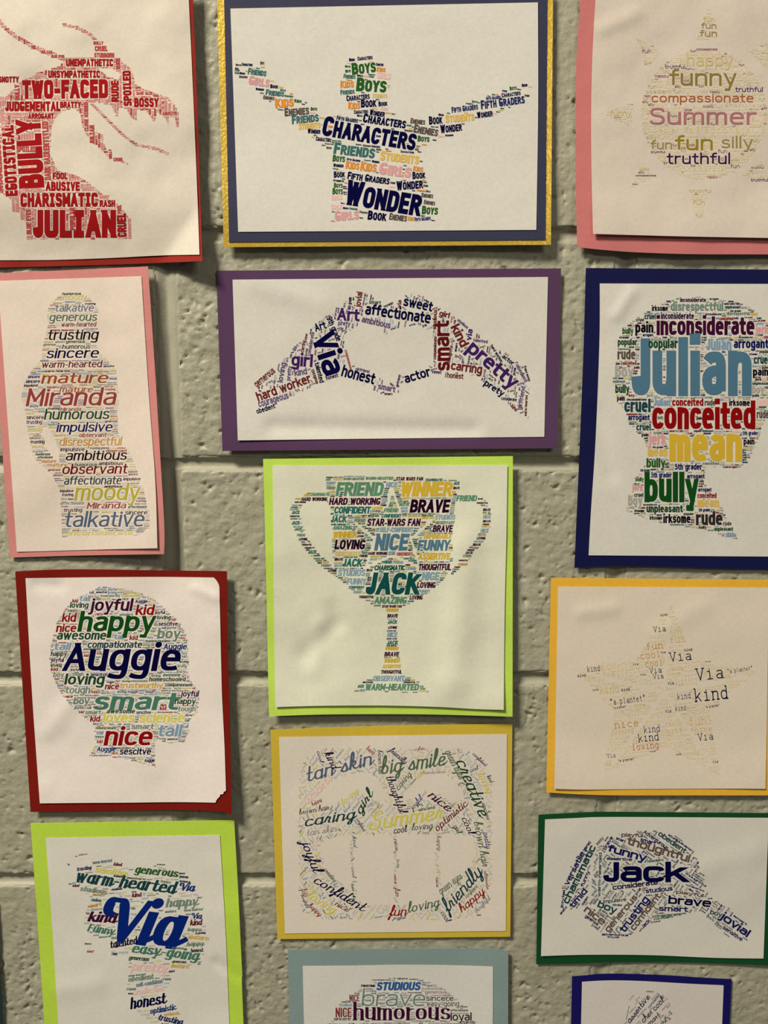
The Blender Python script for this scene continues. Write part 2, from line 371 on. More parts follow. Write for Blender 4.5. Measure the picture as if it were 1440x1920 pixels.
_GC = {}
def glyph(sty, ch, lod):
    key = (sty, ch, lod)
    if key in _GC: return _GC[key]
    S = STY[sty]; w = S['w'] if lod else max(S['w'], 1.15)
    src = ch; ssc = 1.0
    if S.get('one') and ch == 'a': src = '@'
    if src not in GL: src = 'x'
    gdef = GL[src]
    if S.get('conn') and sty != 'brush' and ch in GS: gdef = GS[ch]
    if sty == 'brush' and ch == 'V': gdef = VSW
    wid, *strokes = gdef.split('|')
    wid = float(wid); quads = []
    xh = S['xh']
    def mp(x, y):
        if ch.islower():
            if y > 5: y = xh + (y - 5) * (7.2 - xh) / 2.2
            elif y >= 0: y = y * xh / 5
        else:
            pass
        y = w / 2 + y * (7 - w) / 7 if y >= 0 else y * .95 + w / 2
        return x * S['x'], y
    off = 0.0
    if S.get('ui') and ch == 'I':
        strokes = ['l 1.5,0 1.5,7', 'l .3,0 2.7,0', 'l .3,7 2.7,7']; wid = 3
    if S.get('mono'):
        off = (S['mono'] - wid * S['x']) / 2
        if ch == 'i' : strokes = ['l 0,5 0,0', 'd 0,6.8', 'l -1.5,0 1.6,0', 'l -1.3,5 0,5']
    elif S.get('serif') and ch == 'i': pass
    n = {0: 0, 1: 2, 2: 5}[lod]
    zi = 0
    for s in strokes:
        if not s: continue
        t, *pp = s.split(' ')
        pts = [mp(*map(float, q.split(','))) for q in pp]
        pts = [(x + off, y) for x, y in pts]
        if t == 'd':
            x, y = pts[0]; h = w * .56
            if ch in 'ij': y = mp(0, 5)[1] + w * .45 + (.75 if w > 1.3 else .5) + h * .85
            if lod == 2 and S['r'] > 5:
                a = np.linspace(0, 2 * math.pi, 13)
                ring = np.stack([x + h * 1.05 * np.cos(a), y + h * 1.05 * np.sin(a)], -1)
                q = np.stack([ring[0:-2:2], ring[1:-1:2], ring[2::2], np.repeat([[x, y]], 6, 0)], 1)
            else:
                q = np.array([[[x - h, y - h * .8], [x + h, y - h * .8], [x + h, y + h * .8], [x - h, y + h * .8]]])
        else:
            closed = t == 'R'
            if t == 'l' and S['sl'] is not None:
                segs = []
                for a, b in zip(pts[:-1], pts[1:]):
                    a = np.array(a); b = np.array(b); dv = b - a; L = np.hypot(*dv); tt = dv / L
                    if abs(dv[1]) > .45 * abs(dv[0]) and abs(dv[0]) > .05:      # slanting limb, cut level at both ends
                        sg = 1 if dv[1] > 0 else -1
                        e = tt / abs(tt[1]) * w / 2 * .96
                        a2 = a - e; b2 = b + e
                        if ch in 'kKRXxQ': a2, b2 = a - e * .4, b + e
                        hw = w * (1 - S['c'] * .6 * (tt[0] * tt[1] > 0)) / abs(tt[1]) / 2 * .94
                        segs.append([[a2[0] - hw, a2[1]], [a2[0] + hw, a2[1]], [b2[0] + hw, b2[1]], [b2[0] - hw, b2[1]]])
                    else:
                        segs.append(_ribbon(np.array([a, b]), False, w, S['c'], 1.0)[0])
                for sgm in segs[:-1]: quads.append((np.array([sgm]), zi)); zi += 1
            p = np.array(pts) if t == 'l' else _round(pts, closed, S['r'], n)
            q = _ribbon(p, closed, w, S['c'], (1.0 if t == 'l' or (abs(p[0] - p[1])[0] < .05 and ch not in 'CGSaces') else .25))
            if t == 'l': q = np.array([segs[-1]])
            if S.get('serif') and lod > 0 and t != 'R':
                for e, o in ((0, 1), (-1, -2)):
                    dx, dy = p[e] - p[o]
                    if abs(dy) > abs(dx) * 1.5 and ch not in 'ecs' and not (ch in 'hnmur' and e == 0 and t == 'r'):
                        x, y = p[e]; l = .95 if S.get('mono') else 1.0; hh = w * (1 - S['c']) / 2
                        y += (-1 if dy < 0 else 1) * (w / 2 - hh)
                        x0 = x - l; x1 = x + l
                        if dy > 0 and ch.islower() : x1 = x + .1
                        quads.append((np.array([[[x0, y - hh], [x1, y - hh], [x1, y + hh], [x0, y + hh]]]), zi)); zi += 1
        quads.append((q, zi)); zi += 1
    if S.get('conn') and ch.islower() and lod > 0 and ch not in 'bovwr':
        x = wid * S['x']
        p = _round([(x - .1 + off, w * .5), (x + .5, w * .45), (x + S['gap'] + w, 1.9)], False, 9, n)
        quads.append((_ribbon(p, False, w * .55, 0, 0), zi)); zi += 1
    if quads:
        Q = np.concatenate([q for q, _ in quads]); Zi = np.concatenate([np.full(len(q), z) for q, z in quads])
        Q = Q.copy(); Q[..., 0] += S['sl'] * Q[..., 1]
    else:
        Q = np.zeros((0, 4, 2)); Zi = np.zeros(0)
    adv = S['mono'] + w * .4 if S.get('mono') else wid * S['x'] + w + S['gap']
    _GC[key] = (Q, Zi, adv)
    return _GC[key]

_WC = {}
def word(sty, text, lod):
    """quads of a word, left edge at 0, in font units; plus its width"""
    key = (sty, text, lod)
    if key in _WC: return _WC[key]
    S = STY[sty]; x = 0; qs = []; zs = []
    for i, ch in enumerate(text):
        sc = 1.0
        if S.get('sc') and i > 0 and text[i - 1] != ' ': sc = S['sc']
        Q, Z, adv = glyph(sty, ch, lod)
        if S.get('mono'): q = Q * 1.0
        else: q = Q * sc + np.array([S['w'] / 2 * sc, 0])
        q = q.copy(); q[..., 0] += x
        qs.append(q); zs.append(Z); x += adv * sc
    Q = np.concatenate(qs); Z = np.concatenate(zs)
    x -= S['gap']
    lo = Q[..., 0].min() if len(Q) else 0
    if S.get('mono'): lo = 0
    Q = Q.copy(); Q[..., 0] -= min(lo, 0) if False else 0
    _WC[key] = (Q, Z, x)
    return _WC[key]

def place(sty, text, x, y, W, H=0, rot=0.0, lod=2):
    """quads in photograph pixels; x,y is where the baseline starts"""
    Q, Z, wd = word(sty, text, lod)
    S = STY[sty]
    sx = W / max(wd, .1)
    if H:
        ref = 7.0 if any(c in ASC for c in text) else S['xh'] * (7 - S['w']) / 7 + S['w']
        sy = H / ref
    else: sy = sx
    u = Q[..., 0] * sx; v = Q[..., 1] * sy
    r = math.radians(rot); c, s = math.cos(r), math.sin(r)
    return np.stack([x + u * c - v * s, y - u * s - v * c], -1), Z

def natural_aspect(sty, text):
    Q, Z, wd = word(sty, text, 0)
    return wd / 7.0
# ------------------------------------------------------------------ inks
INK = {k: tuple(int(v) for v in s.split(',')) for k, s in (p.split('=') for p in """
rd=150,18,20|rl=176,66,62|lt1=192,194,176|lt2=208,188,174|lt3=216,208,146|lt4=172,182,180|rp=206,130,120|rq=220,164,150|navy=3,3,50|dblue=26,36,84|teal=54,98,92|grn=34,84,30|org=204,128,44|yel=206,166,74|
ly=203,176,103|pink=203,144,138|lp=224,178,165|gray=84,72,64|olive=132,110,50|ol2=140,116,24|kh=145,122,69|khl=192,170,110|pale=217,196,148|
pal2=221,204,164|brn=160,86,44|mauve=162,102,100|dpur=50,16,56|purg=88,58,92|blk=14,6,18|crim=130,26,46|mar=90,12,18|dgr=22,64,38|grn2=75,100,72|
sage=96,121,100|sag2=66,112,90|bg=100,113,124|lb=117,144,160|blue=74,108,124|bl2=18,44,104|via=4,32,104|orb=146,66,28|red=132,6,10|
redm=140,54,52|redl=160,78,66|dred=104,6,10|dte=20,58,62|yol=164,154,44|lyel=199,187,95|yelo=203,192,79|tea2=76,90,108|pur=58,26,82|
purl=91,72,107|redb=98,28,28|pp=4,2,52|gold=200,162,44|lgr=109,127,110|tl=34,98,88|dtl=12,72,68|dp=58,8,42|dp2=34,2,28|jgr=86,130,98|
lbl=124,149,157|slate=34,50,54|sll=85,91,85|yor=190,138,60|yo2=208,176,108|yo3=220,196,142|oro=188,92,50|brg=92,74,66|nvb=14,20,78|gte=60,88,81|
rust=124,46,40|gtl=96,120,112|dg=44,38,36|blu3=36,84,136|mvl=160,126,138|orl=206,158,84|lgy=153,145,129|lry=158,151,136|gw=14,68,20|
rose=144,98,97""".replace('\n', '').split('|'))}
_IM = {}
def ink(k):
    if k not in _IM:
        _IM[k] = new_mat('ink_' + k, albedo(INK[k], .74), .85, .05)[0]
    return _IM[k]

# ------------------------------------------------------------------ sheets of paper
def polyline_at(pts, t):
    pts = np.array(pts, float)
    L = np.concatenate([[0], np.cumsum(np.linalg.norm(np.diff(pts, axis=0), axis=1))]); L /= L[-1]
    return np.stack([np.interp(t, L, pts[:, 0]), np.interp(t, L, pts[:, 1])], -1)

def smooth_line(pts):
    """Catmull-Rom through the measured edge points"""
    if len(pts) < 3 or len(pts) > 8: return pts
    P = np.array([pts[0]] + list(pts) + [pts[-1]], float); out = []
    for i in range(1, len(P) - 2):
        for t in np.linspace(0, 1, 7)[:-1]:
            a, b, c, d = P[i - 1], P[i], P[i + 1], P[i + 2]
            out.append(.5 * (2 * b + (c - a) * t + (2 * a - 5 * b + 4 * c - d) * t * t + (3 * b - a - 3 * c + d) * t ** 3))
    out.append(P[-2]); return out

def sheet(name, mat, parent, top, right, bottom, left, hf, cell, thick, sharp=False):
    """a thin sheet; edges are measured polylines (top and bottom run rightwards, left and right run down)"""
    f = (lambda p: p) if sharp else smooth_line
    T, R, B, L = f(top), f(right), f(bottom), f(left)
    w = np.linalg.norm(np.array(top[0], float) - top[-1]); h = np.linalg.norm(np.array(left[0], float) - left[-1])
    nx = max(4, int(w / cell)); ny = max(4, int(h / cell))
    u = np.linspace(0, 1, nx + 1); v = np.linspace(0, 1, ny + 1)
    Tp, Bp = polyline_at(T, u)[None], polyline_at(B, u)[None]
    Lp, Rp = polyline_at(L, v)[:, None], polyline_at(R, v)[:, None]
    U = u[None, :, None]; V = v[:, None, None]
    c00, c10, c01, c11 = Tp[0, 0], Tp[0, -1], Bp[0, 0], Bp[0, -1]
    S = (1 - V) * Tp + V * Bp + (1 - U) * Lp + U * Rp - ((1 - U) * (1 - V) * c00 + U * (1 - V) * c10 + (1 - U) * V * c01 + U * V * c11)
    px, py = S[..., 0], S[..., 1]
    hh = hf(px, py)
    front = wall_point(px, py, hh).reshape(-1, 3)
    back = front + np.array([0, thick, 0])
    idx = np.arange(front.shape[0]).reshape(ny + 1, nx + 1)
    q = np.stack([idx[1:, :-1], idx[1:, 1:], idx[:-1, 1:], idx[:-1, :-1]], -1).reshape(-1, 4)
    n = len(front)
    ring = np.concatenate([idx[0, :], idx[1:, -1], idx[-1, -2::-1], idx[-2:0:-1, 0]])
    k = np.arange(len(ring)); kn = (k + 1) % len(ring)
    # rim gets its own vertices so that the fold stays crisp
    rv = np.concatenate([front[ring], back[ring]]); m = len(ring)
    q2 = np.stack([2 * n + k, 2 * n + kn, 2 * n + m + kn, 2 * n + m + k], -1)
    me = mesh_from(name, np.concatenate([front, back, rv]), np.concatenate([q, q[:, ::-1] + n, q2]), True)
    return link(name, me, mat, parent)

def make_height(box, h0, lifts, amp, seed, crease=()):
    x0, y0, x1, y1 = box
    def hf(px, py):
        u = (px - x0) / (x1 - x0); v = (py - y0) / (y1 - y0)
        h = np.full(np.shape(px), float(h0))
        for k, a, r in lifts:
            if k == 'R': t = sstep((u - (1 - r)) / r)
            elif k == 'L': t = sstep(((r) - u) / r)
            elif k == 'B': t = sstep((v - (1 - r)) / r)
            elif k == 'T': t = sstep((r - v) / r)
            elif k == 'BR': t = sstep((u + v - (2 - r)) / r)
            elif k == 'TR': t = sstep((u + 1 - v - (2 - r)) / r)
            elif k == 'BL': t = sstep((1 - u + v - (2 - r)) / r)
            elif k == 'TL': t = sstep((2 - u - v - (2 - r)) / r)
            elif k == 'C': t = np.exp(-(((u - .5) ** 2 + (v - .5) ** 2) / r ** 2))
            elif k == 'HB': t = np.exp(-((v - a[1]) / r) ** 2); h = h + a[0] * t; continue
            elif k == 'VB': t = np.exp(-((u - a[1]) / r) ** 2); h = h + a[0] * t; continue
            h = h + a * t
        h = h + amp * (.55 * vnoise(px, py, 120, seed) + .28 * vnoise(px * .8 + py * .6, py * .8 - px * .6, 62, seed + 3) + .10 * vnoise(px, py, 30, seed + 5))
        for (ax, ay, bx, by, d, wd, *kind) in crease:      # soft folds
            if kind:                                # a corner bent along a line
                L = math.hypot(bx - ax, by - ay)
                n = ((px - ax) * (by - ay) - (py - ay) * (bx - ax)) / L
                h = h + d * wd * np.logaddexp(0, n / wd); continue
            vx, vy = bx - ax, by - ay; L = math.hypot(vx, vy)
            s = ((px - ax) * vx + (py - ay) * vy) / L; n = ((px - ax) * vy - (py - ay) * vx) / L
            h = h + d * np.exp(-(n / wd) ** 2) * sstep((s + wd) / (2 * wd)) * sstep((L - s + wd) / (2 * wd))
        return h
    return hf

# ------------------------------------------------------------------ print
def inside(poly, X, Y):
    c = np.zeros(X.shape, bool); n = len(poly); j = n - 1
    for i in range(n):
        xi, yi = poly[i]; xj, yj = poly[j]
        if yi != yj:
            c ^= ((yi > Y) != (yj > Y)) & (X < (xj - xi) * (Y - yi) / (yj - yi) + xi)
        j = i
    return c

def near_line(pts, w, X, Y):
    c = np.zeros(X.shape, bool)
    for (ax, ay), (bx, by) in zip(pts[:-1], pts[1:]):
        vx, vy = bx - ax, by - ay; L2 = vx * vx + vy * vy
        t = np.clip(((X - ax) * vx + (Y - ay) * vy) / L2, 0, 1)
        c |= (X - ax - t * vx) ** 2 + (Y - ay - t * vy) ** 2 < (w / 2) ** 2
    return c

def split_quads(Q, Z, mx=9.0):
    """cut long strokes so that they follow the paper"""
    e1 = np.maximum(np.linalg.norm(Q[:, 1] - Q[:, 0], axis=1), np.linalg.norm(Q[:, 2] - Q[:, 3], axis=1))
    e2 = np.maximum(np.linalg.norm(Q[:, 3] - Q[:, 0], axis=1), np.linalg.norm(Q[:, 2] - Q[:, 1], axis=1))
    if not len(Q) or max(e1.max(), e2.max()) <= mx: return Q, Z
    out = []; oz = []
    for q, z, a, b in zip(Q, Z, e1, e2):
        n, m = int(a / mx) + 1, int(b / mx) + 1
        if n * m == 1: out.append(q[None]); oz.append([z]); continue
        u = np.linspace(0, 1, n + 1)[:, None, None]; v = np.linspace(0, 1, m + 1)[None, :, None]
        g = (1 - u) * (1 - v) * q[0] + u * (1 - v) * q[1] + u * v * q[2] + (1 - u) * v * q[3]
        c = np.stack([g[:-1, :-1], g[1:, :-1], g[1:, 1:], g[:-1, 1:]], 2).reshape(-1, 4, 2)
        out.append(c); oz.append([z] * len(c))
    return np.concatenate(out), np.concatenate(oz)

class Cloud:
    def __init__(self, sheet_obj, hf, ox, oy, sc, sty, seed, limit=None):
        self.sheet, self.hf, self.ox, self.oy, self.sc, self.sty = sheet_obj, hf, ox, oy, sc, sty
        self.rng = random.Random(seed); self.small = []; self.big = []; self.limit = limit
    def P(self, pts): return [(self.ox + x / self.sc, self.oy + y / self.sc) for x, y in pts]
    def words(self, text, sty=None, drot=0.0):
        for ln in text.strip().splitlines():
            ln = ln.strip()
            if not ln: continue
            for item in ln.split('|'):
                f = [q.strip() for q in item.split(';')]
                t = f[0]; x, y, W = float(f[1]), float(f[2]), float(f[3]); col = f[4]
                H = float(f[5]) if len(f) > 5 and f[5] else 0
                rot = float(f[6]) if len(f) > 6 and f[6] else drot
                s = f[7] if len(f) > 7 else (sty or self.sty)
                W /= self.sc; H /= self.sc
                lod = 2 if (H or W / 4) > 9 else (1 if (H or W / 4) > 6 else 0)
                q, z = place(s, t, self.ox + x / self.sc, self.oy + y / self.sc, W, H, rot, lod)
                self.big.append((t, q, z, col, W))
    def mask(self, add, sub=(), lines=(), cut=()):
        pts = np.concatenate([np.array(self.P(a)) for a in add] + [np.array(self.P(l)) for l, w in lines])
        x0, y0 = pts.min(0) - 3; x1, y1 = pts.max(0) + 3
        x0 = max(x0, -12); y0 = max(y0, -12); x1 = min(x1, 1452); y1 = min(y1, 1932)
        self.R = 2.0
        nx = int((x1 - x0) * self.R); ny = int((y1 - y0) * self.R)
        X, Y = np.meshgrid(x0 + np.arange(nx) / self.R, y0 + np.arange(ny) / self.R)
        M = np.zeros(X.shape, bool)
        for a in add: M |= inside(self.P(a), X, Y)
        for a in sub: M &= ~inside(self.P(a), X, Y)
        for l, w in lines: M |= near_line(self.P(l), w / self.sc, X, Y)
        for l, w in cut: M &= ~near_line(self.P(l), w / self.sc, X, Y)
        self.M, self.x0, self.y0 = M, x0, y0
        occ = np.ones(M.shape, bool); keep = {}
        order = sorted(range(len(self.big)), key=lambda i: -np.ptp(self.big[i][1].reshape(-1, 2), axis=0).prod())
        for i in order:                     # a small word never prints across a larger one
            t, q, z, col, W = self.big[i]
            c = q.mean(1); ix = ((c[:, 0] - x0) * self.R).astype(int); iy = ((c[:, 1] - y0) * self.R).astype(int)
            ok = (ix >= 0) & (ix < nx) & (iy >= 0) & (iy < ny)
            hit = (~occ[iy[ok], ix[ok]]).mean() if ok.any() else 0
            if hit > .10 and W < 32: continue
            keep[i] = 1
            self.M = occ; self.block(q, .3); self.M = M
        self.big = [b for i, b in enumerate(self.big) if i in keep]
        for t, q, z, col, W in self.big: self.block(q, .55 if W < 60 else 1.1)
    def block(self, Q, pad=.55):
        """mark the cells under the letters as taken"""
        M = self.M; ny, nx = M.shape
        for q in Q:
            e1 = q[1] - q[0]; e2 = q[3] - q[0]
            n1 = int(max(np.linalg.norm(e1), np.linalg.norm(q[2] - q[3])) / .4) + 2; n2 = int(max(np.linalg.norm(e2), np.linalg.norm(q[2] - q[1])) / .4) + 2
            a = np.linspace(0, 1, n1)[:, None, None]; b = np.linspace(0, 1, n2)[None, :, None]
            p = (1 - a) * (1 - b) * q[0] + a * (1 - b) * q[1] + a * b * q[2] + (1 - a) * b * q[3]
            for dx, dy in ((-pad, 0), (pad, 0), (0, -pad), (0, pad)):
                ix = ((p[..., 0] + dx - self.x0) * self.R).astype(int).ravel(); iy = ((p[..., 1] + dy - self.y0) * self.R).astype(int).ravel()
                ok = (ix >= 0) & (ix < nx) & (iy >= 0) & (iy < ny)
                M[iy[ok], ix[ok]] = False
    def rows(self, words, cols, sizes, angle=0.0, sty=None):
        """set small words in rows, at the given angle, wherever the shape is still free"""
        sty = sty or self.sty; rng = self.rng; R = self.R
        M = self.M; ny, nx = M.shape
        r = math.radians(angle); c, s = math.cos(r), math.sin(r)
        cx, cy = nx / 2, ny / 2
        D = int(math.hypot(nx, ny)) + 4 if angle else None
        if angle:
            U, V = np.meshgrid(np.arange(D) - D / 2, np.arange(D) - D / 2)
            gx = (cx + U * c + V * s).astype(int); gy = (cy - U * s + V * c).astype(int)
            ok = (gx >= 0) & (gx < nx) & (gy >= 0) & (gy < ny)
            T = np.zeros((D, D), bool); T[ok] = M[gy[ok], gx[ok]]
        else:
            T = M
        used = np.zeros_like(T)
        def topx(u, v):
            if angle:
                u = u - D / 2; v = v - D / 2
                return self.x0 + (cx + u * c + v * s) / R, self.y0 + (cy - u * s + v * c) / R
            return self.x0 + u / R, self.y0 + v / R
        for size, prob in sizes:
            hc = max(3, int(round(size * R))); gap = 1 if size < 6 else 2
            y = rng.randint(0, hc)
            while y + hc < T.shape[0]:
                row = T[y:y + hc].all(0)
                if row.any():
                    d = np.diff(np.concatenate([[0], row.astype(np.int8), [0]]))
                    for a, b in zip(np.nonzero(d == 1)[0], np.nonzero(d == -1)[0]):
                        pos = a
                        while b - pos > hc * 1.3:
                            if rng.random() > prob:
                                pos += int(hc * rng.uniform(1.5, 4)); continue
                            for _ in range(4):
                                w = rng.choice(words)
                                W = natural_aspect(sty, w) * hc
                                if W <= b - pos: break
                            else:
                                if b - pos > W * .55: W = b - pos
                                elif prob > .85 and b - pos > hc * 1.6:
                                    w = w[:max(2, int(len(w) * (b - pos) / W))]; W = b - pos
                                else: break
                            has = any(ch in ASC for ch in w)
                            px, py = topx(pos, y + hc - (hc * .12 if size > 4 else 0))
                            lod = 1 if size > 5.5 else 0
                            q, z = place(sty, w, px, py, W / R * .97, size * (.86 if has else .66), angle, lod)
                            self.small.append((q, z, rng.choice(cols)))
                            T[y:y + hc + gap, max(0, pos - 1):int(pos + W + 2)] = False
                            used[y:y + hc + gap, max(0, pos - 1):int(pos + W + 2)] = True
                            pos = int(pos + W + (2 if size < 5 else 3))
                y += hc + gap
        if angle:
            uu, vv = np.nonzero(used)[::-1]
            u = uu - D / 2; v = vv - D / 2
            for ju in (0, .5):
                gx = (cx + (u + ju) * c + v * s).astype(int); gy = (cy - (u + ju) * s + v * c).astype(int)
                ok = (gx >= 0) & (gx < nx) & (gy >= 0) & (gy < ny)
                M[gy[ok], gx[ok]] = False
    def build(self):
        lim = self.limit
        def emit(name, items, stuff=False):
            if lim:   # print stops at the sheet's edge
                keep = []
                for q, z, col in items:
                    cxy = q.mean(1); k = (cxy[:, 0] > lim[0]) & (cxy[:, 0] < lim[2]) & (cxy[:, 1] > lim[1]) & (cxy[:, 1] < lim[3])
                    if k.any(): keep.append((q[k], z[k], col))
                items = keep
            if not items: return
            items = [(*split_quads(q, z), col) for q, z, col in items]
            Q = np.concatenate([i[0] for i in items]).reshape(-1, 2)
            Z = np.repeat(np.concatenate([i[1] for i in items]), 4)
            hh = self.hf(Q[:, 0], Q[:, 1]) + 0.00016 + (Z % 9) * 4e-6
            v = wall_point(Q[:, 0], Q[:, 1], hh)
            me = mesh_from(name, v, np.arange(len(v)).reshape(-1, 4)[:, ::-1])
            names = sorted({i[2] for i in items}); ix = {k: n for n, k in enumerate(names)}
            mi = np.concatenate([np.full(len(i[0]), ix[i[2]]) for i in items]).astype(np.int32)
            o = link(name, me, [ink(k) for k in names], self.sheet)
            me.polygons.foreach_set('material_index', mi)
            if stuff: o['kind'] = 'stuff'
        sm = list(self.small)
        for t, q, z, col, W in self.big:
            if W >= 24: emit('printed_word', [(q, z, col)])
            else: sm.append((q, z, col))
        emit('small_print', sm, True)

def poster(name, label, group, at, layers, hbox, h0, lifts, amp, seed, crease=()):
    root = bpy.data.objects.new(name, None); SC.collection.objects.link(root)
    root.location = wall_point(*at, 0.0); root.location[1] = -0.001
    root.empty_display_size = .03
    root['label'] = label; root['category'] = 'poster'; root['group'] = group
    bpy.context.view_layer.update()
    hf = make_height(hbox, h0, lifts, amp, seed, crease)
    dz = 0.0; last = None
    for nm, mat, cell, thick, top, right, bottom, left, extra, plab in layers:
        f = (lambda px, py, dz=dz, extra=extra: hf(px, py) + dz + (extra(px, py) if extra else 0))
        o = sheet(nm, mat, root, top, right, bottom, left, f, cell, thick)
        if plab: o['label'] = plab
        last = (o, f); dz += 0.00055
    return root, last[0], last[1]

def quad(TL, TR, BR, BL, t=(), r=(), b=(), l=()):
    return [TL, *t, TR], [TR, *r, BR], [BL, *b, BR], [TL, *l, BL]

def paper(key, c=(214, 203, 184), rough=.7):
    return card('printer_paper_' + key, c, rough)  # per-sheet tints paint in light bounced off the cards and white balance drift
# ------------------------------------------------------------------ the posters
GRP = 'word cloud posters on the block wall'
def edge_lift(box, spec):
    return make_height(box, 0, spec, 0, 0)

# 1. dragon-head cloud, top left -------------------------------------------------
bx = (-60, -40, 380, 492)
root, sh, hf = poster('poster', 'white poster with red dragon-head word cloud on red card, curling at its lower right corner', GRP, (160, 240), [
  ('backing_card', card('card_red', (150, 42, 32)), 9, .0004, *quad((-62, -42), (360, -42), (379.5, 489.5), (-60, 503), r=[(368, 150)], b=[(200, 496.5), (320, 492)], l=[]), None, None),
  ('printed_sheet', paper('a', (208, 194, 171)), 6, .00012, *quad((-48, -30), (352.5, -30), (374, 477.5), (-40, 488), r=[(360.5, 140), (369, 340)], b=[(90, 487.5), (200, 484), (300, 479)]),
     edge_lift(bx, [('BR', .0006, .55)]), None)],
  bx, .0085, [('R', .0012, .3), ('B', -.0062, .27)], .0022, 1, crease=[(376, 385, 304, 490, 2.4e-4, 4, 1), (315, 120, 365, 260, .001, 26)])
C = Cloud(sh, hf, 0, 0, 3.6, 'spur', 1)
C.words("""
TWO-FACED;150;668;578;rd;127;.7|UNEMPATHETIC;445;447;318;rd;50|UNSYMPATHETIC;325;525;350;rd;50|SNOTTY;-10;556;136;rd;40
JUDGEMENTAL;35;750;372;rd;66|BRATTY;405;728;140;rd;42|ARROGANT;190;802;172;rd;38|BOSSY;905;722;165;rd;62|CRUEL;640;345;85;rl;36
STUBBORN;635;388;135;rl;32|BULLY;630;300;66;rl;22|RUDE;803;686;142;rd;52;91|SPOILED;890;714;238;rd;56;92|RUDE;812;466;76;rl;30;92
BULLY;134;674;104;rl;34;92|EGOTISTICAL;120;1320;478;rd;82;93.6|BULLY;299;1264;462;rd;170;93.4|SHORT;118;932;108;rl;38|SPOILED;110;1025;132;rl;38
DARK HAIR;345;1213;194;rl;44;93|ENTITLED;334;1014;196;rl;42;93|TWO-FACED;148;1298;130;rp;28|FOOL;355;1210;100;rd;46|ABUSIVE;308;1288;230;rd;62
BOSSY;553;1288;80;rp;28|CHARISMATIC;138;1397;522;rd;95;.3|SHORT;668;1340;68;rp;24|RASH;672;1396;104;rd;46|JULIAN;222;1604;560;rd;188
BLUE EYES;213;1580;168;rl;34;92|RASH;260;1550;82;rl;32;92|POPULAR;510;1552;152;rl;38;92|CRUEL;855;1598;160;rd;62;92|FOOL;820;1440;58;rl;28;92
SHAMELESS;22;1302;330;rl;42;93|JULIAN;640;970;126;rl;34;92|CLOSE MINDED;597;884;196;rl;28;91|BULLY;755;1070;64;rl;20;92|CRUEL;765;1088;66;rl;24
ABUSIVE;1095;778;98;rl;26|DARK HAIR;920;640;108;rl;22|CHARISMATIC;886;1610;138;rp;20;92|SNOTTY;233;530;80;rp;20|ARROGANT;130;1432;110;rp;26;92
ABUSIVE;100;1430;90;rp;18;92|BRATTY;160;640;70;rp;20;92|JULIAN;275;360;76;rl;22;-2|BLUE EYES;345;388;88;rl;20;-2|FOOL;210;332;34;rl;28
CHARISMATIC;40;778;150;rp;18|HATEFUL;36;900;180;rp;22;93|SHORT;160;1482;70;rp;22;92|ENTITLED;596;1555;90;rp;18;92""")
C.mask([[(-60, 640), (30, 650), (90, 600), (140, 540), (210, 515), (240, 490), (320, 465), (400, 440), (440, 385), (640, 385), (640, 270), (720, 330), (770, 375), (840, 420), (890, 470), (910, 560), (960, 590), (1060, 630), (1130, 650), (1180, 700), (1205, 760), (1205, 860), (1190, 860), (1180, 790), (1140, 790), (1135, 850), (1115, 800), (1060, 760), (1040, 830), (1020, 800), (985, 750), (920, 740), (920, 820), (890, 800), (850, 740), (800, 730), (795, 790), (775, 780), (750, 710), (640, 690), (570, 700), (600, 830), (640, 890), (690, 900), (700, 960), (720, 1010), (760, 1060), (870, 1100), (860, 1108), (740, 1075), (680, 1010), (620, 960), (560, 880), (540, 770), (500, 730), (420, 750), (370, 800), (350, 850), (340, 930), (345, 1050), (390, 1150), (520, 1180), (600, 1230), (700, 1310), (790, 1370), (860, 1450), (890, 1530), (895, 1612), (180, 1615), (170, 1500), (110, 1420), (50, 1320), (-60, 1290)]],
       sub=[[(660, 455), (760, 465), (815, 500), (790, 535), (720, 505)]],
       lines=[([(-30, 110), (20, 175), (100, 240), (200, 300), (300, 345), (430, 395)], 34), ([(430, 165), (520, 185), (610, 232), (660, 285)], 27), ([(610, 690), (720, 800), (820, 900), (920, 975), (1050, 1000), (1130, 1035)], 26)])
WJ = ['BULLY', 'RUDE', 'CRUEL', 'FOOL', 'BOSSY', 'ABUSIVE', 'SHORT', 'SNOTTY', 'SPOILED', 'ARROGANT', 'RASH', 'JULIAN', 'CHARISMATIC', 'BLUE EYES']
C.rows(WJ, ['rl', 'rp', 'rp'], [(6.2, .35), (4.6, .8)], 90)
C.rows(WJ, ['rp', 'rp', 'rl', 'rq'], [(4.4, .9), (3.0, 1), (2.2, 1), (1.7, 1)], 0)
C.build()

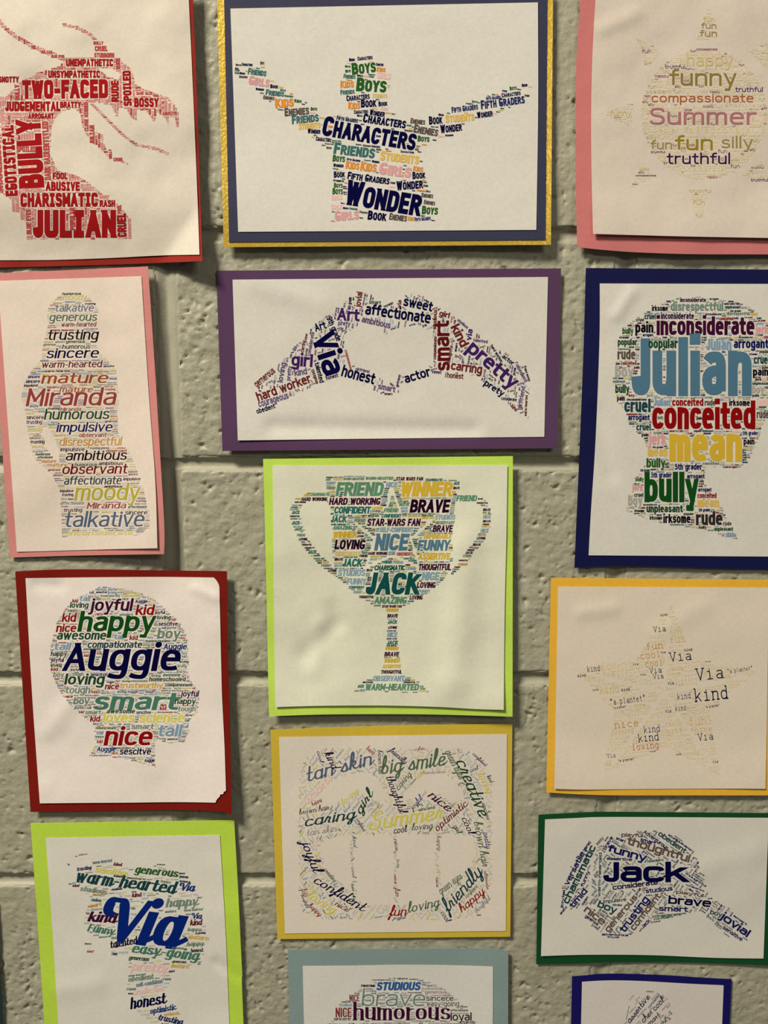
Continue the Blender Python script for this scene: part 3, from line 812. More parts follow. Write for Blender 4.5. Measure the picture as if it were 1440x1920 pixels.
# 2. figure with outstretched arms -------------------------------------------------
def gold_mat():
    m, b = new_mat('card_gold_foil', albedo((214, 176, 68)), .34, .6)
    b.inputs['Metallic'].default_value = .55
    add_bump(m, b, ((420, .8), (90, 1.0)), .5, .0008)
    return m
bx = (408, -18, 1036, 464)
root, sh, hf = poster('poster', 'wide poster with multicoloured figure spreading its arms on navy card over a shiny gold border', GRP, (722, 225), [
  ('gold_border', gold_mat(), 10, .0004, *quad((407, -18), (1037, -22), (1033, 459), (419.5, 463.5)), None, 'shiny gold foil card border'),
  ('backing_card', card('card_slate_navy', (60, 60, 80), .55), 10, .0004, *quad((420, -9), (1027, -12), (1023, 450), (429.5, 454)), None, 'dull navy card'),
  ('printed_sheet', paper('b', (205, 197, 178)), 6, .00012, *quad((432, 16), (1008.5, 4.5), (1005.5, 431), (446.5, 434.7), r=[(1009, 200)], l=[(437, 160)]), None, None)],
  bx, .0042, [('B', .003, .5), ('R', .0016, .4)], .0006, 2)
C = Cloud(sh, hf, 400, 0, 2.1818, 'poster', 2)
C.words("""
CHARACTERS;441;553;385;navy;82;-9.5|CHARACTERS;610;500;176;navy;38;-8.5|WONDER;533;836;312;navy;104;-9|FRIENDS;490;628;168;teal;48;-7|STUDENTS;680;655;160;yel;40;-6
GIRLS;675;712;132;pink;50;-7|KIDS;540;690;55;org;34;-5|KIDS;600;698;65;org;40;-6|BOYS;487;660;50;grn;28;-4|BOOK;493;727;45;navy;26;3|FIFTH GRADERS;547;731;173;navy;30;-8
WONDER;750;779;108;navy;38;5|KIDS;817;700;40;org;22;-3|BOOK;815;733;52;navy;30;4|BOYS;493;768;35;grn;20|BOYS;487;795;42;grn;26|GIRLS;482;820;45;lp;22;5|GIRLS;480;858;48;lp;22;4
GIRLS;498;905;98;pink;42;5|BOOK;630;898;75;navy;38;-5|ENEMIES;718;898;72;gray;28;-7|KIDS;795;903;28;org;18|BOYS;852;875;65;grn;34;-3|ENEMIES;850;806;48;gray;18;-6
ENEMIES;860;834;46;gray;18;-8|STUDENTS;815;790;68;ly;22;4|FIFTH GRADERS;557;907;64;navy;14;5|FIFTH GRADERS;825;906;65;bl2;16;6|ENEMIES;817;541;100;gray;34;-10
ENEMIES;805;504;60;gray;22;-6|BOOK;883;510;54;navy;34;5|STUDENTS;950;503;118;yel;34;5|WONDER;930;545;88;navy;34;7|BOYS;835;578;48;grn;24;-3|FIFTH GRADERS;976;462;108;dblue;24;8
FIFTH GRADERS;1096;447;180;dblue;36;8|WONDER;1080;484;64;navy;26;8|CHARACTERS;1180;399;78;navy;18;8|BOYS;1213;370;28;grn;16;8|BOOK;1262;355;24;navy;12;5|FIFTH GRADERS;1116;411;60;dblue;14;8
BOYS;568;306;98;grn;48;7|BOYS;583;372;122;grn;56;-3|KIDS;520;360;55;org;30;3|KIDS;668;293;35;org;20;-3|GIRLS;668;320;55;lp;30;-5|CHARACTERS;545;414;95;navy;24;6|STUDENTS;650;400;60;ly;18|KIDS;552;447;48;org;30;2
BOOK;604;440;62;navy;34;3|BOOK;676;435;36;navy;20;5|CHARACTERS;590;248;62;navy;16;6|FRIENDS;520;388;58;teal;20;5|FRIENDS;532;320;48;teal;18;-3|WONDER;638;470;62;navy;24;-8
CHARACTERS;575;466;58;navy;16;3|BOOK;555;250;24;navy;12;2|BOYS;540;297;22;grn;12;5|FRIENDS;140;303;75;teal;26;-7|GIRLS;142;345;85;pink;38;-8|FRIENDS;213;388;75;teal;24;-6|KIDS;254;443;75;org;40;6
ENEMIES;292;476;100;gray;34;5|FRIENDS;322;508;110;teal;36;6|STUDENTS;350;531;88;yel;28;5|ENEMIES;203;405;46;gray;16;-6|BOOK;232;360;32;navy;16;-4|CHARACTERS;418;575;63;navy;18;-6
WONDER;385;545;52;navy;20;-3|FIFTH GRADERS;503;490;88;dblue;18;-8|BOYS;398;452;26;grn;14|CHARACTERS;115;268;44;navy;12;-4|BOYS;192;264;16;grn;14|ENEMIES;105;318;34;gray;10;-3|WONDER;172;368;34;navy;10;-6
BOOK;760;494;20;yel;10|FIFTH GRADERS;545;655;56;dblue;10;-8|WONDER;648;664;30;navy;10;-8|WONDER;490;682;42;navy;14;-4|WONDER;948;558;34;navy;8;3|CHARACTERS;665;268;30;navy;12;-5|BOOK;702;372;16;navy;20;0""")
C.mask([[(90, 256), (205, 262), (235, 320), (370, 405), (440, 460), (560, 468), (620, 455), (720, 450), (800, 485), (880, 480), (1000, 430), (1200, 360), (1320, 340), (1290, 405), (1150, 470), (1000, 535), (870, 595), (850, 640), (880, 720), (890, 800), (930, 870), (920, 908), (480, 912), (490, 720), (480, 620), (450, 600), (380, 545), (300, 480), (200, 400), (110, 320), (85, 300)],
        [(560, 235), (610, 220), (700, 250), (725, 310), (720, 380), (715, 440), (700, 480), (580, 470), (545, 400), (520, 360), (520, 290)]])
WW = ['BOYS', 'GIRLS', 'KIDS', 'BOOK', 'WONDER', 'FRIENDS', 'ENEMIES', 'STUDENTS', 'CHARACTERS', 'FIFTH GRADERS']
C.rows(WW, ['navy', 'ly', 'teal', 'grn', 'org', 'lp', 'gray', 'dblue'], [(7.2, .3), (4.6, .35), (3.0, .3)], -5)
C.build()

# 3. sun ---------------------------------------------------------------------------
bx = (1082, -60, 1570, 470)
root, sh, hf = poster('poster', 'poster with faint yellow sun word cloud on salmon pink card, top right', GRP, (1300, 200), [
  ('backing_card', card('card_salmon', (190, 110, 103)), 9, .0004, *quad((1092, -60), (1590, -55), (1592, 479), (1082.5, 463), l=[(1088.5, 0), (1081, 110), (1079.3, 220), (1079.8, 350)], b=[(1120, 467.5), (1192, 473), (1300, 476.5), (1440, 477)]), None, None),
  ('printed_sheet', paper('c', (200, 184, 163)), 6, .00012, *quad((1121, -45), (1556, -45), (1556, 448), (1112, 438.5), l=[(1116.5, 0), (1110.5, 110), (1108.3, 230), (1109.5, 340)], b=[(1200, 441), (1320, 444)]),
     edge_lift(bx, [('B', .0028, .3), ('L', .0006, .2)]), None)],
  bx, .0035, [('B', .003, .4)], .0016, 3, crease=[(1120, 60, 1200, 20, .0012, 16)])
C = Cloud(sh, hf, 1060, 0, 3.789, 'round', 3)
C.words("""
happy;862;470;328;khl;88|funny;742;608;470;olive;118|truthful;708;487;140;purg;26|truthful;1208;653;195;pur;36|compassionate;612;726;725;brn;62|Summer;600;885;755;mauve;120
fun;607;1060;150;kh;64|fun;782;1066;265;ol2;105|silly;1108;1052;222;kh;85|truthful;722;1165;448;dpur;80|fun;957;260;120;kh;46|fun;967;203;105;kh;42|fun;980;153;78;khl;34|funny;318;823;148;khl;42
affectionate;875;943;440;pale;46|obedient;580;938;265;pale;36|considerate;800;1215;330;pale;34|fun;905;1455;85;khl;34|fun;925;1545;50;khl;26|truthful;1318;1288;122;purg;20|truthful;1320;1198;90;rose;16
truthful;880;1368;155;khl;24|funny;900;1405;110;pale;26|truthful;608;1088;100;purg;16|happy;636;548;100;rose;18|fun;1200;440;55;pale;28|compassionate;930;358;150;rose;18|funny;1240;555;110;pale;34|affectionate;1135;758;260;pale;24
compassionate;500;1252;145;purg;12|fun;1375;720;45;khl;26|silly;1320;860;90;pale;30|funny;650;620;60;pale;30""")
sunrays = [[(1015, 25), (1050, 130), (1085, 275), (925, 280), (975, 150)], [(485, 245), (690, 355), (640, 410), (600, 478), (560, 460), (540, 360)], [(245, 795), (480, 715), (470, 905), (330, 840)], [(545, 1140), (645, 1250), (440, 1345), (500, 1260)], [(875, 1340), (1045, 1345), (1000, 1440), (965, 1560), (925, 1555), (900, 1440)], [(1300, 355), (1540, 240), (1460, 380), (1420, 490)], [(1390, 1125), (1440, 1240), (1540, 1340), (1350, 1280), (1250, 1240), (1330, 1190)]]
C.mask([[(985 + 450 * math.cos(a), 808 + 468 * math.sin(a)) for a in np.linspace(0, 2 * math.pi, 40)]] + sunrays)
C.rows(['fun', 'funny', 'silly', 'happy', 'truthful', 'obedient', 'affectionate', 'compassionate'], ['pale', 'pal2', 'pale', 'pal2', 'khl', 'pale', 'pal2', 'rose'], [(8.5, .6), (5.2, .9), (3.2, 1), (2.3, 1)], 1)
C.build()

# 4. seated profile, left edge --------------------------------------------------------
bx = (-20, 500, 308, 1044)
root, sh, hf = poster('poster', 'tall narrow poster with italic long-haired figure word cloud on pink card at the left edge', GRP, (150, 770), [
  ('backing_card', card('card_pink', (196, 124, 114)), 9, .0004, *quad((-19, 513), (277.5, 499.5), (307.5, 1039), (18.5, 1045.5), r=[(291, 700), (300, 850), (308, 985)], b=[(150, 1041.5)]), None, None),
  ('printed_sheet', paper('d', (214, 196, 174)), 6, .00012, *quad((-4, 526.5), (265, 517.8), (295, 1028), (31.5, 1034.5), r=[(279, 740), (291, 900)], b=[(80, 1033.5), (200, 1030)]),
     edge_lift(bx, [('BR', .0015, .5), ('BL', .0008, .3)]), None)],
  bx, .0032, [('R', .0040, .35), ('BR', .0052, .8)], .0014, 4)
C = Cloud(sh, hf, 0, 490, 3.3697, 'human', 4)
C.words("""
humorous;392;212;118;dgr;15|moody;395;243;148;lyel;36|talkative;345;318;243;bg;48|generous;310;378;298;grn2;40|warm-hearted;385;413;220;crim;28|trusting;298;497;318;blk;66
humorous;393;553;175;dgr;28|sincere;290;612;328;navy;64|warm-hearted;262;672;378;mar;42|sincere;652;668;68;nvb;12|mature;258;772;418;orb;68|mature;373;828;210;brn;36|Miranda;162;915;562;redm;112
humorous;277;1000;408;dgr;68|sincere;165;997;110;navy;22|trusting;165;1027;98;pur;24|impulsive;355;1078;350;nvb;60|observant;498;1110;172;rd;26|disrespectful;372;1166;392;yor;54|impulsive;380;1200;152;dpur;24
observant;668;1206;132;redl;18|ambitious;412;1258;384;blk;62|mature;298;1296;124;yor;22|humorous;470;1294;142;grn2;20|ambitious;620;1288;155;blk;22|observant;390;1345;410;dred;64|affectionate;402;1412;362;dte;54
impulsive;778;1384;108;pur;18|moody;468;1512;405;yol;108|ambitious;658;1430;112;blk;16|ambitious;810;1427;92;blk;12|Miranda;547;1563;245;redm;40|affectionate;380;1538;150;bg;22|trusting;402;1583;115;dpur;24
affectionate;808;1560;118;teal;18|sincere;788;1600;140;navy;26|talkative;402;1680;502;tea2;100;.5|inconsiderate;430;1731;405;lyel;30|trusting;190;1150;90;dpur;20|sincere;175;738;75;bl2;18|sincere;163;768;88;nvb;20
impulsive;150;792;88;dpur;16|trusting;535;273;68;dpur;12|warm-hearted;325;441;140;crim;12|warm-hearted;282;700;158;mar;14|trusting;302;936;75;dpur;14|Miranda;380;945;130;redl;22|humorous;225;1226;90;dgr;16|affectionate;237;1245;95;dte;14
impulsive;378;1458;85;pur;16|trusting;390;1482;72;dpur;16|mature;262;1272;90;yor;20|moody;200;1180;75;lyel;24|generous;415;516;120;grn2;14|moody;175;1075;90;lyel;30""", drot=.6)
C.mask([[(390, 195), (510, 190), (570, 230), (620, 300), (620, 420), (600, 500), (620, 560), (680, 620), (730, 680), (745, 800), (745, 1000), (740, 1060), (770, 1120), (830, 1230), (870, 1320), (900, 1420), (940, 1560), (945, 1690), (860, 1735), (390, 1740), (380, 1450), (330, 1350), (220, 1250), (190, 1180), (170, 1050), (160, 960), (130, 850), (150, 750), (200, 680), (260, 610), (270, 520), (300, 400), (290, 320), (320, 250)]],
       sub=[[(262, 1050), (300, 1045), (340, 1110), (372, 1200), (372, 1290), (325, 1230), (285, 1160)]])
WM = ['moody', 'sincere', 'mature', 'trusting', 'generous', 'Miranda', 'humorous', 'talkative', 'impulsive', 'observant', 'ambitious', 'affectionate']
C.rows(WM, ['lyel', 'bg', 'redl', 'ly', 'lb', 'lgr', 'lt3', 'purl', 'lt4'], [(4.6, .4), (2.8, .85)], .6)
C.rows(WM, ['lt3', 'lt1', 'lt2', 'lt4'], [(2.0, .9)], .6)
C.build()

# 5. hands making a heart -----------------------------------------------------------
bx = (405, 503, 1052, 845)
root, sh, hf = poster('poster', 'wide poster with word cloud of two hands forming a heart on purple card', GRP, (728, 674), [
  ('backing_card', card('card_purple', (90, 60, 88)), 10, .0004, *quad((405.6, 507.5), (1052, 503.2), (1045, 840.5), (417, 845.5)), None, None),
  ('printed_sheet', paper('b', (205, 197, 178)), 6, .00012, *quad((436, 524.3), (1027.5, 519.3), (1020.5, 819), (445.8, 825.8), b=[(700, 822.5)]), edge_lift(bx, [('BL', .001, .5)]), None)],
  bx, .0035, [('B', .0032, .45)], .0008, 5, crease=[(500, 800, 900, 806, -.0017, 16), (460, 530, 620, 575, .0009, 22)])
C = Cloud(sh, hf, 390, 490, 2.1176, 'sans', 5)
C.words("""
Via;409;300;168;pp;94;-72|9th grade;469;226;102;pp;24;-66|Art;428;280;46;navy;32;18|Art;512;234;88;pur;50;-3|affectionate;622;211;262;navy;46;-8|ambitious;608;241;117;purl;26;-13|smart;638;168;48;gte;16;-5
sweet;788;150;60;navy;26;-12|sweet;773;176;117;navy;40;-12|jovial;606;182;60;redb;24;82|girl;916;215;42;redb;22;-15|studious;906;270;78;redb;16;87|smart;961;434;198;mar;62;91|kind;962;262;92;redb;38;-63|via;1044;315;45;pur;22;80
pretty;1022;354;240;pur;58;-40.5|carring;963;430;124;redb;36;-8|honest;948;462;65;redb;22;-5|prety;1093;490;88;navy;26;-33|actor;785;485;106;navy;38;17|actor;1165;381;54;navy;18;-37|honest;527;455;134;navy;46;-15|smart;673;506;70;purl;24;-12
girl;330;414;84;pur;50;-4|hard worker;200;557;226;redb;38;20|courageous;203;580;124;purl;22;17|obedient;195;606;77;navy;20;18|gernerous;195;502;97;redb;22;40|loving;296;482;80;purl;22;80|pretty;326;474;58;purl;16;84|kind;345;456;50;purl;26;10
talented;422;404;82;navy;20;-75|honest;470;472;50;navy;16;16|considerate;406;376;96;purl;14;80|carring;380;362;48;redb;14;80|loving;225;503;44;navy;14;18|prety;516;253;48;purl;18;-4|via;766;184;30;redb;16;85|girlfriend;1244;590;94;purl;18;80|obedient;1220;412;80;purl;16;-62
talented;1052;318;58;purl;14;-8|compassionate;905;390;92;redb;12;88|warm-hearted;1265;615;84;redb;10;87|kind;1200;576;30;redb;16;-45|considerate;1163;550;62;navy;14;-6|9th grade;566;192;50;pp;12;85|girlfriend;585;432;56;purl;12;-12
Art;522;272;28;purl;16;-40|hard worker;1120;335;80;navy;12;-58|studious;988;235;52;purl;12;-40|thoughtful;960;405;70;redb;12;80|sweet;888;444;38;pur;14;-6|Art;572;428;22;navy;12;80|via;855;155;22;pp;10;-30|compassionate;542;352;90;redl;10;-75|hard worker;1255;425;56;navy;10;-72
charismatic;202;525;58;navy;10;12|girl;340;355;28;purl;12;40|girlfriend;755;500;50;pur;10;78|honest;700;185;40;pp;10;25|smart;700;530;32;redb;10;-3|courageous;410;430;60;redb;10;-72""")
HEART = [(190, 500), (270, 408), (340, 346), (400, 265), (470, 210), (540, 155), (600, 118), (660, 135), (700, 170), (740, 172), (790, 125), (850, 130), (910, 175), (965, 205), (1040, 262), (1110, 315), (1190, 365), (1270, 415), (1278, 520), (1272, 628), (1180, 562), (1100, 485), (1050, 455), (950, 462), (890, 452), (790, 485), (750, 525), (710, 535), (660, 515), (600, 484), (530, 458), (440, 484), (340, 535), (250, 575), (192, 622)]
C.mask([HEART], sub=[[(540, 292), (600, 252), (680, 268), (708, 295), (740, 268), (830, 250), (885, 280), (896, 380), (880, 412), (790, 440), (745, 468), (710, 488), (670, 448), (590, 422), (545, 350)]])
WV = ['via', 'Art', 'kind', 'girl', 'smart', 'loving', 'sweet', 'actor', 'honest', 'pretty', 'jovial', 'talented', 'studious', 'courageous', 'considerate']
for a in (80, 18, -40): C.rows(WV, ['pp', 'purl', 'redb', 'lt4', 'rose', 'purl'], [(5.2, .25), (3.4, .28)], a)
C.rows(WV, ['purl', 'rose', 'lt4', 'lt2'], [(2.8, .4)], 78)
C.build()

# 6. boy's head in profile, right edge --------------------------------------------------
bx = (1080, 502, 1540, 1066)
root, sh, hf = poster('poster', 'poster with multicoloured narrow-lettered head word cloud on dark navy card', GRP, (1290, 780), [
  ('backing_card', card('card_navy', (20, 24, 70), .6), 9, .0004, *quad((1098.6, 502.5), (1530, 506), (1532, 1068), (1077, 1065), l=[(1094, 660), (1086, 860)], b=[(1150, 1061), (1250, 1062.5), (1350, 1066)]), None, None),
  ('printed_sheet', paper('b', (205, 197, 178)), 6, .00012, *quad((1124.6, 531.5), (1500, 532.5), (1502, 1044), (1103.6, 1041.2), l=[(1124, 640), (1117, 820), (1108, 960)]), None, None)],
  bx, .0030, [('C', .0015, .5), ('BL', .0014, .5)], .0008, 6, crease=[(1150, 600, 1190, 540, .0012, 12), (1150, 900, 1115, 760, -.001, 16)])
C = Cloud(sh, hf, 1060, 490, 3.2553, 'cond', 6)
C.words("""
inconsiderate;557;450;597;dp;112|Julian;405;822;732;blue;352|disrespectful;642;302;322;lgr;54|irksome;528;303;98;blk;34|inconsiderate;700;248;158;dpur;26|cruel;483;353;68;dte;34|inconsiderate;583;352;202;dpur;38
pain;427;435;110;blk;64|bully;348;443;66;grn;38|popular;320;512;118;dgr;40|popular;508;530;178;dgr;58|Julian;860;542;154;lb;70|arrogant;1028;530;212;nvb;56|rude;318;598;110;gray;62|boy;303;705;112;lry;66|bully;305;803;85;dgr;50|pain;315;850;48;blk;30
cruel;360;920;160;dte;80|arrogant;383;970;132;nvb;36|cruel;433;1032;88;dte;42|pain;466;1068;42;blk;20|Julian;540;882;100;lb;44|conceited;652;882;190;red;46|rude;850;880;66;gray;36|irksome;1000;882;126;blk;38
conceited;530;1025;630;red;172|mean;635;1222;442;gold;170|jerk;510;1120;106;pink;74|mean;503;1190;120;yel;46|bully;495;1258;114;grn;56|5th grader;668;1272;166;nvb;38|5th grader;523;1320;126;nvb;32|arrogant;742;1325;108;nvb;28
bully;483;1470;328;gw;182|jerk;408;1400;66;pink;38|boy;383;1490;86;lry;62|cruel;420;1437;56;dte;24|conceited;806;1445;116;red;32|mean;806;1500;132;yel;44|unpleasant;495;1532;222;dgr;46|irksome;598;1597;166;blk;54|rude;797;1610;162;dg;84
irksome;515;1577;76;blk;24|arrogant;810;1405;82;nvb;24|unpleasant;908;1645;116;dgr;24|Julian;977;1683;66;lb;26|rude;962;1612;52;gray;24|bully;428;1342;50;grn;24|pain;1088;1118;66;blk;38|rude;1168;958;74;gray;50|cruel;1150;625;94;dte;52
pain;1145;698;94;blk;48|boy;1140;805;72;lry;46|jerk;1160;440;78;pink;50|5th grader;1082;1060;94;nvb;24|popular;1185;560;62;dgr;20|cruel;430;366;50;dte;20|irksome;330;470;58;blk;12|conceited;338;632;95;red;22|unpleasant;320;540;66;sage;12|unpleasant;290;740;76;sage;16
conceited;940;358;86;red;18|inconsiderate;855;328;98;dpur;12|disrespectful;985;328;140;sage;20|mean;835;665;64;yel;24|irksome;608;552;60;blk;14|bully;540;546;30;dgr;14|bully;562;962;36;sage;18|pain;800;965;34;blk;16|bully;880;1128;26;dgr;14
bully;820;822;30;dgr;20|pain;736;752;28;blk;12|cruel;832;692;34;dte;12|mean;1130;330;44;yel;16|irksome;422;1530;60;blk;16|popular;722;1548;62;dgr;14|5th grader;814;1526;70;nvb;18|jerk;1168;878;72;lp;40|inconsiderate;378;850;118;dpur;14|inconsiderate;475;1490;85;dpur;10
unpleasant;975;288;95;dgr;20|arrogant;472;457;64;nvb;16|cruel;538;1055;50;sage;18|5th grader;532;1140;66;nvb;12|bully;1195;470;20;grn|conceited;1210;470;90;red;18|5th grader;458;1282;60;nvb;14""")
C.mask([[(560, 270), (640, 225), (780, 212), (900, 215), (1050, 240), (1150, 290), (1240, 370), (1290, 480), (1310, 600), (1290, 720), (1250, 760), (1240, 900), (1210, 1000), (1180, 1080), (1150, 1150), (1110, 1240), (1040, 1268), (860, 1250), (850, 1330), (880, 1420), (960, 1500), (1000, 1600), (1055, 1698), (980, 1685), (860, 1640), (760, 1625), (640, 1612), (500, 1575), (370, 1520), (380, 1440), (410, 1370), (440, 1300), (490, 1230), (500, 1180), (485, 1090), (440, 1050), (390, 1000), (370, 930), (320, 860), (300, 790), (285, 720), (305, 640), (310, 550), (320, 470), (360, 400), (430, 340), (500, 300)]])
WB = ['bully', 'mean', 'rude', 'cruel', 'pain', 'boy', 'jerk', 'popular', 'irksome', 'arrogant', 'conceited', 'unpleasant', '5th grader', 'inconsiderate']
C.rows(WB, ['dgr', 'dg', 'nvb', 'lry', 'ly', 'dpur', 'lb', 'sage', 'red', 'lp', 'dte'], [(6.4, .5), (4.2, .7)], 0)
C.rows(WB, ['lry', 'dg', 'sage', 'lb', 'lry', 'pale'], [(2.8, .85), (2.0, .5)], 0)
C.build()

# 7. trophy --------------------------------------------------------------------------
bx = (493, 856, 961, 1343)
root, sh, hf = poster('poster', 'poster with multicoloured trophy cup word cloud on lime green card in the middle', GRP, (728, 1100), [
  ('backing_card', card('card_lime', (182, 208, 80)), 10, .0004, *quad((493.2, 860.4), (961.6, 855.2), (961, 1343.8), (504.3, 1343), b=[(620, 1339.5), (800, 1339.5)], l=[(497.5, 1020)]), None, None),
  ('printed_sheet', paper('e', (210, 205, 176)), 6, .00012, *quad((510.8, 872.4), (951.5, 871.8), (944.5, 1331), (515.8, 1325.8), b=[(600, 1323.5), (720, 1323), (820, 1325.5), (890, 1329.5)], r=[(949.5, 1000), (946, 1160)]),
     edge_lift(bx, [('B', .0016, .2), ('R', .0008, .12)]), None)],
  bx, .0038, [('R', .003, .3), ('B', .0038, .3)], .0016, 7, crease=[(850, 1300, 870, 1000, .0034, 34), (560, 1240, 640, 1160, -.0016, 20), (590, 1270, 600, 1160, .001, 16), (640, 1180, 620, 1130, -.001, 14)])
C = Cloud(sh, hf, 480, 850, 2.88, 'comic', 7)
C.words("""
FRIEND;428;230;252;jgr;75|WINNER;775;232;278;gold;80|HARD WORKING;393;278;275;dp;38|BRAVE;828;320;212;dp2;72|CONFIDENT;420;325;195;tl;38|STAR WARS FAN;598;392;286;dp;40|JACK;402;373;84;tl;36|STAR WARS FAN;755;147;145;dp;20|NICE;700;183;60;lbl;28
FRIEND;1080;258;110;jgr;32|HARD WORKING;245;257;138;dp;20|NICE;637;525;178;blue;92|BRAVE;953;425;106;dp;38|FUNNY;870;525;172;blue;58|LOVING;422;518;163;dp2;52|WINNER;413;455;128;gold;34|OBEDIENT;425;555;136;ly;26|ASSERTIVE;875;573;170;gold;36
JACK;465;612;104;tl;44|STUDIOS;440;663;146;lbl;38|THOUGHTFUL;875;632;176;dp;36|CHARISMATIC;638;632;164;dtl;28|JACK;588;763;285;dtl;120|NICE;893;685;94;lbl;45|FUNNY;488;708;103;lbl;34|LOVING;867;727;100;dp;32|LOVING;828;790;70;dp;24|AMAZING;636;812;174;jgr;38
DEPENDABLE;905;460;148;gold;24|STUDIOS;965;358;108;lbl;26|OBSERVANT;965;383;106;lgr;18|AMAZING;413;412;104;jgr;22|FRIEND;690;318;76;jgr;22|CONFIDENT;676;347;106;tl;20|SELF-CONFIDENT;665;425;182;lbl;26|OBEDIENT;757;552;86;redl;18|HARD WORKING;605;548;103;dp;16
STAR WARS FAN;680;833;105;dp;14|BRAVE;708;887;56;dp;20|JACK;710;920;50;tl;20|LOVING;712;947;48;dp;14|NICE;707;993;53;lbl;28|JACK;706;1034;58;tl;24|BRAVE;692;1097;78;dp;25|THOUGHTFUL;673;1190;113;dp;20|OBSERVANT;630;1230;168;lbl;30|WARM-HEARTED;588;1280;288;jgr;36
ASSERTIVE;682;1160;98;gold;20|WINNER;690;1130;86;gold;22|LOVING;388;640;46;dp;14|THOUGHTFUL;555;782;80;dp;14|BRAVE;423;580;46;dp;16|JACK;192;328;42;tl;20|JACK;192;385;42;tl;20|LOVING;230;470;46;dp;14|JACK;280;542;45;tl;20|BRAVE;1225;312;40;dp;15|NICE;1225;352;40;lbl;18
BRAVE;1224;373;42;dp;13|NICE;1212;428;42;lbl;22|LOVING;1190;465;48;dp;14|BRAVE;1170;500;42;dp;14|THOUGHTFUL;180;344;56;dp;9|JACK;208;416;38;tl;14|THOUGHTFUL;245;498;55;dp;9|FRIEND;220;448;44;lgr;14|WARM-HEARTED;590;142;148;jgr;16|WARM-HEARTED;470;144;112;lgr;14
FUNNY;378;168;50;lbl;16|FRIEND;380;195;46;lgr;16|CHARISMATIC;292;230;106;jgr;18|CHARISMATIC;914;150;92;tl;14|JACK;1066;170;32;tl;18|BRAVE;1064;194;34;dp;14|FRIEND;528;372;62;lgr;20|HARD WORKING;208;268;60;dp;9|JACK;548;1265;34;tl;16|BRAVE;596;638;32;dp;14
LOVING;545;452;36;dp;10|WINNER;700;855;68;gold;18|WINNER;696;1062;72;gold;18|STAR WARS FAN;705;1043;52;dp;8|THOUGHTFUL;1188;272;64;dp;9|FRIEND;1090;605;50;yor;12|THOUGHTFUL;1092;582;52;dp;8|FUNNY;525;756;46;lbl;14|FUNNY;874;752;64;lbl;16|CONFIDENT;500;730;84;tl;14""")
star = [(735, 185), (785, 345), (945, 365), (835, 460), (885, 615), (735, 550), (590, 615), (640, 460), (530, 370), (690, 345), (735, 185)]
C.mask([[(372, 125), (480, 116), (1100, 140), (1078, 205), (1062, 400), (1060, 620), (1000, 700), (880, 790), (790, 832), (640, 828), (540, 762), (430, 665), (413, 560), (400, 300), (385, 205)],
        [(385, 203), (280, 208), (210, 240), (180, 300), (185, 370), (220, 440), (270, 530), (340, 605), (440, 675), (415, 600), (350, 550), (290, 470), (247, 380), (240, 300), (260, 258), (390, 265)],
        [(1075, 215), (1180, 215), (1240, 250), (1270, 330), (1265, 400), (1220, 490), (1140, 590), (1040, 675), (1060, 620), (1120, 540), (1190, 450), (1225, 370), (1220, 290), (1180, 258), (1070, 265)],
        [(690, 826), (782, 826), (765, 880), (762, 1000), (775, 1100), (795, 1192), (690, 1192), (680, 1150), (700, 1050), (708, 900)],
        [(670, 1190), (800, 1190), (880, 1230), (942, 1294), (520, 1286), (580, 1225)]], cut=[(star, 9)])
WT = ['JACK', 'NICE', 'BRAVE', 'FUNNY', 'LOVING', 'WINNER', 'FRIEND', 'OBEDIENT', 'STUDIOS', 'AMAZING', 'CONFIDENT', 'ASSERTIVE', 'THOUGHTFUL', 'CHARISMATIC', 'HARD WORKING', 'WARM-HEARTED']
C.rows(WT, ['dp', 'gold', 'jgr', 'lbl', 'tl', 'ly', 'lgr', 'lbl'], [(5.6, .7), (3.6, .9)], 0)
C.rows(WT, ['lgr', 'lbl', 'ly', 'dp', 'tl'], [(2.6, .9), (1.9, .7)], 0)
C.build()

# 8. head in profile on dark red card ----------------------------------------------------
bx = (28, 1070, 434, 1526)
root, sh, hf = poster('poster', 'poster with green and navy head cloud on dark red card, sheet torn at one corner', GRP, (240, 1300), [
  ('backing_card', card('card_dark_red', (126, 24, 14)), 9, .0004, *quad((28.4, 1071.5), (425.5, 1071), (434, 1528.5), (57.3, 1522.4), t=[(130, 1067.5), (300, 1069.5)], b=[(250, 1519.5), (350, 1519), (415, 1522)], r=[(427, 1200), (432, 1400)]), None, None),
  ('printed_sheet', paper('f', (222, 208, 190)), 5, .00012,
     [(47.8, 1084.3), (60, 1084), (180, 1082.5), (300, 1081.8), (400.7, 1082.9)], [(400.7, 1082.9), (406, 1088), (411.2, 1097.8), (412.5, 1150), (416, 1300), (421, 1400), (423.7, 1483), (422, 1485), (419, 1484.5), (418.5, 1489), (413, 1489.5), (412, 1494), (408, 1496), (408, 1500), (404.5, 1501), (404, 1505)],
     [(74.6, 1506.3), (160, 1505.5), (240, 1505), (330, 1504), (404, 1505)], [(47.8, 1084.3), (60, 1300), (74.6, 1506.3)], edge_lift(bx, [('B', .0006, .3)]), None)],
  bx, .0034, [('R', .0042, .3), ('B', .0022, .3), ('BR', .003, .5)], .0018, 8, crease=[(360, 1100, 412, 1125, .0012, 10), (60, 1095, 120, 1100, -.001, 12), (80, 1380, 150, 1300, .001, 18)])
C = Cloud(sh, hf, 20, 1050, 3.3488, 'bold', 8)
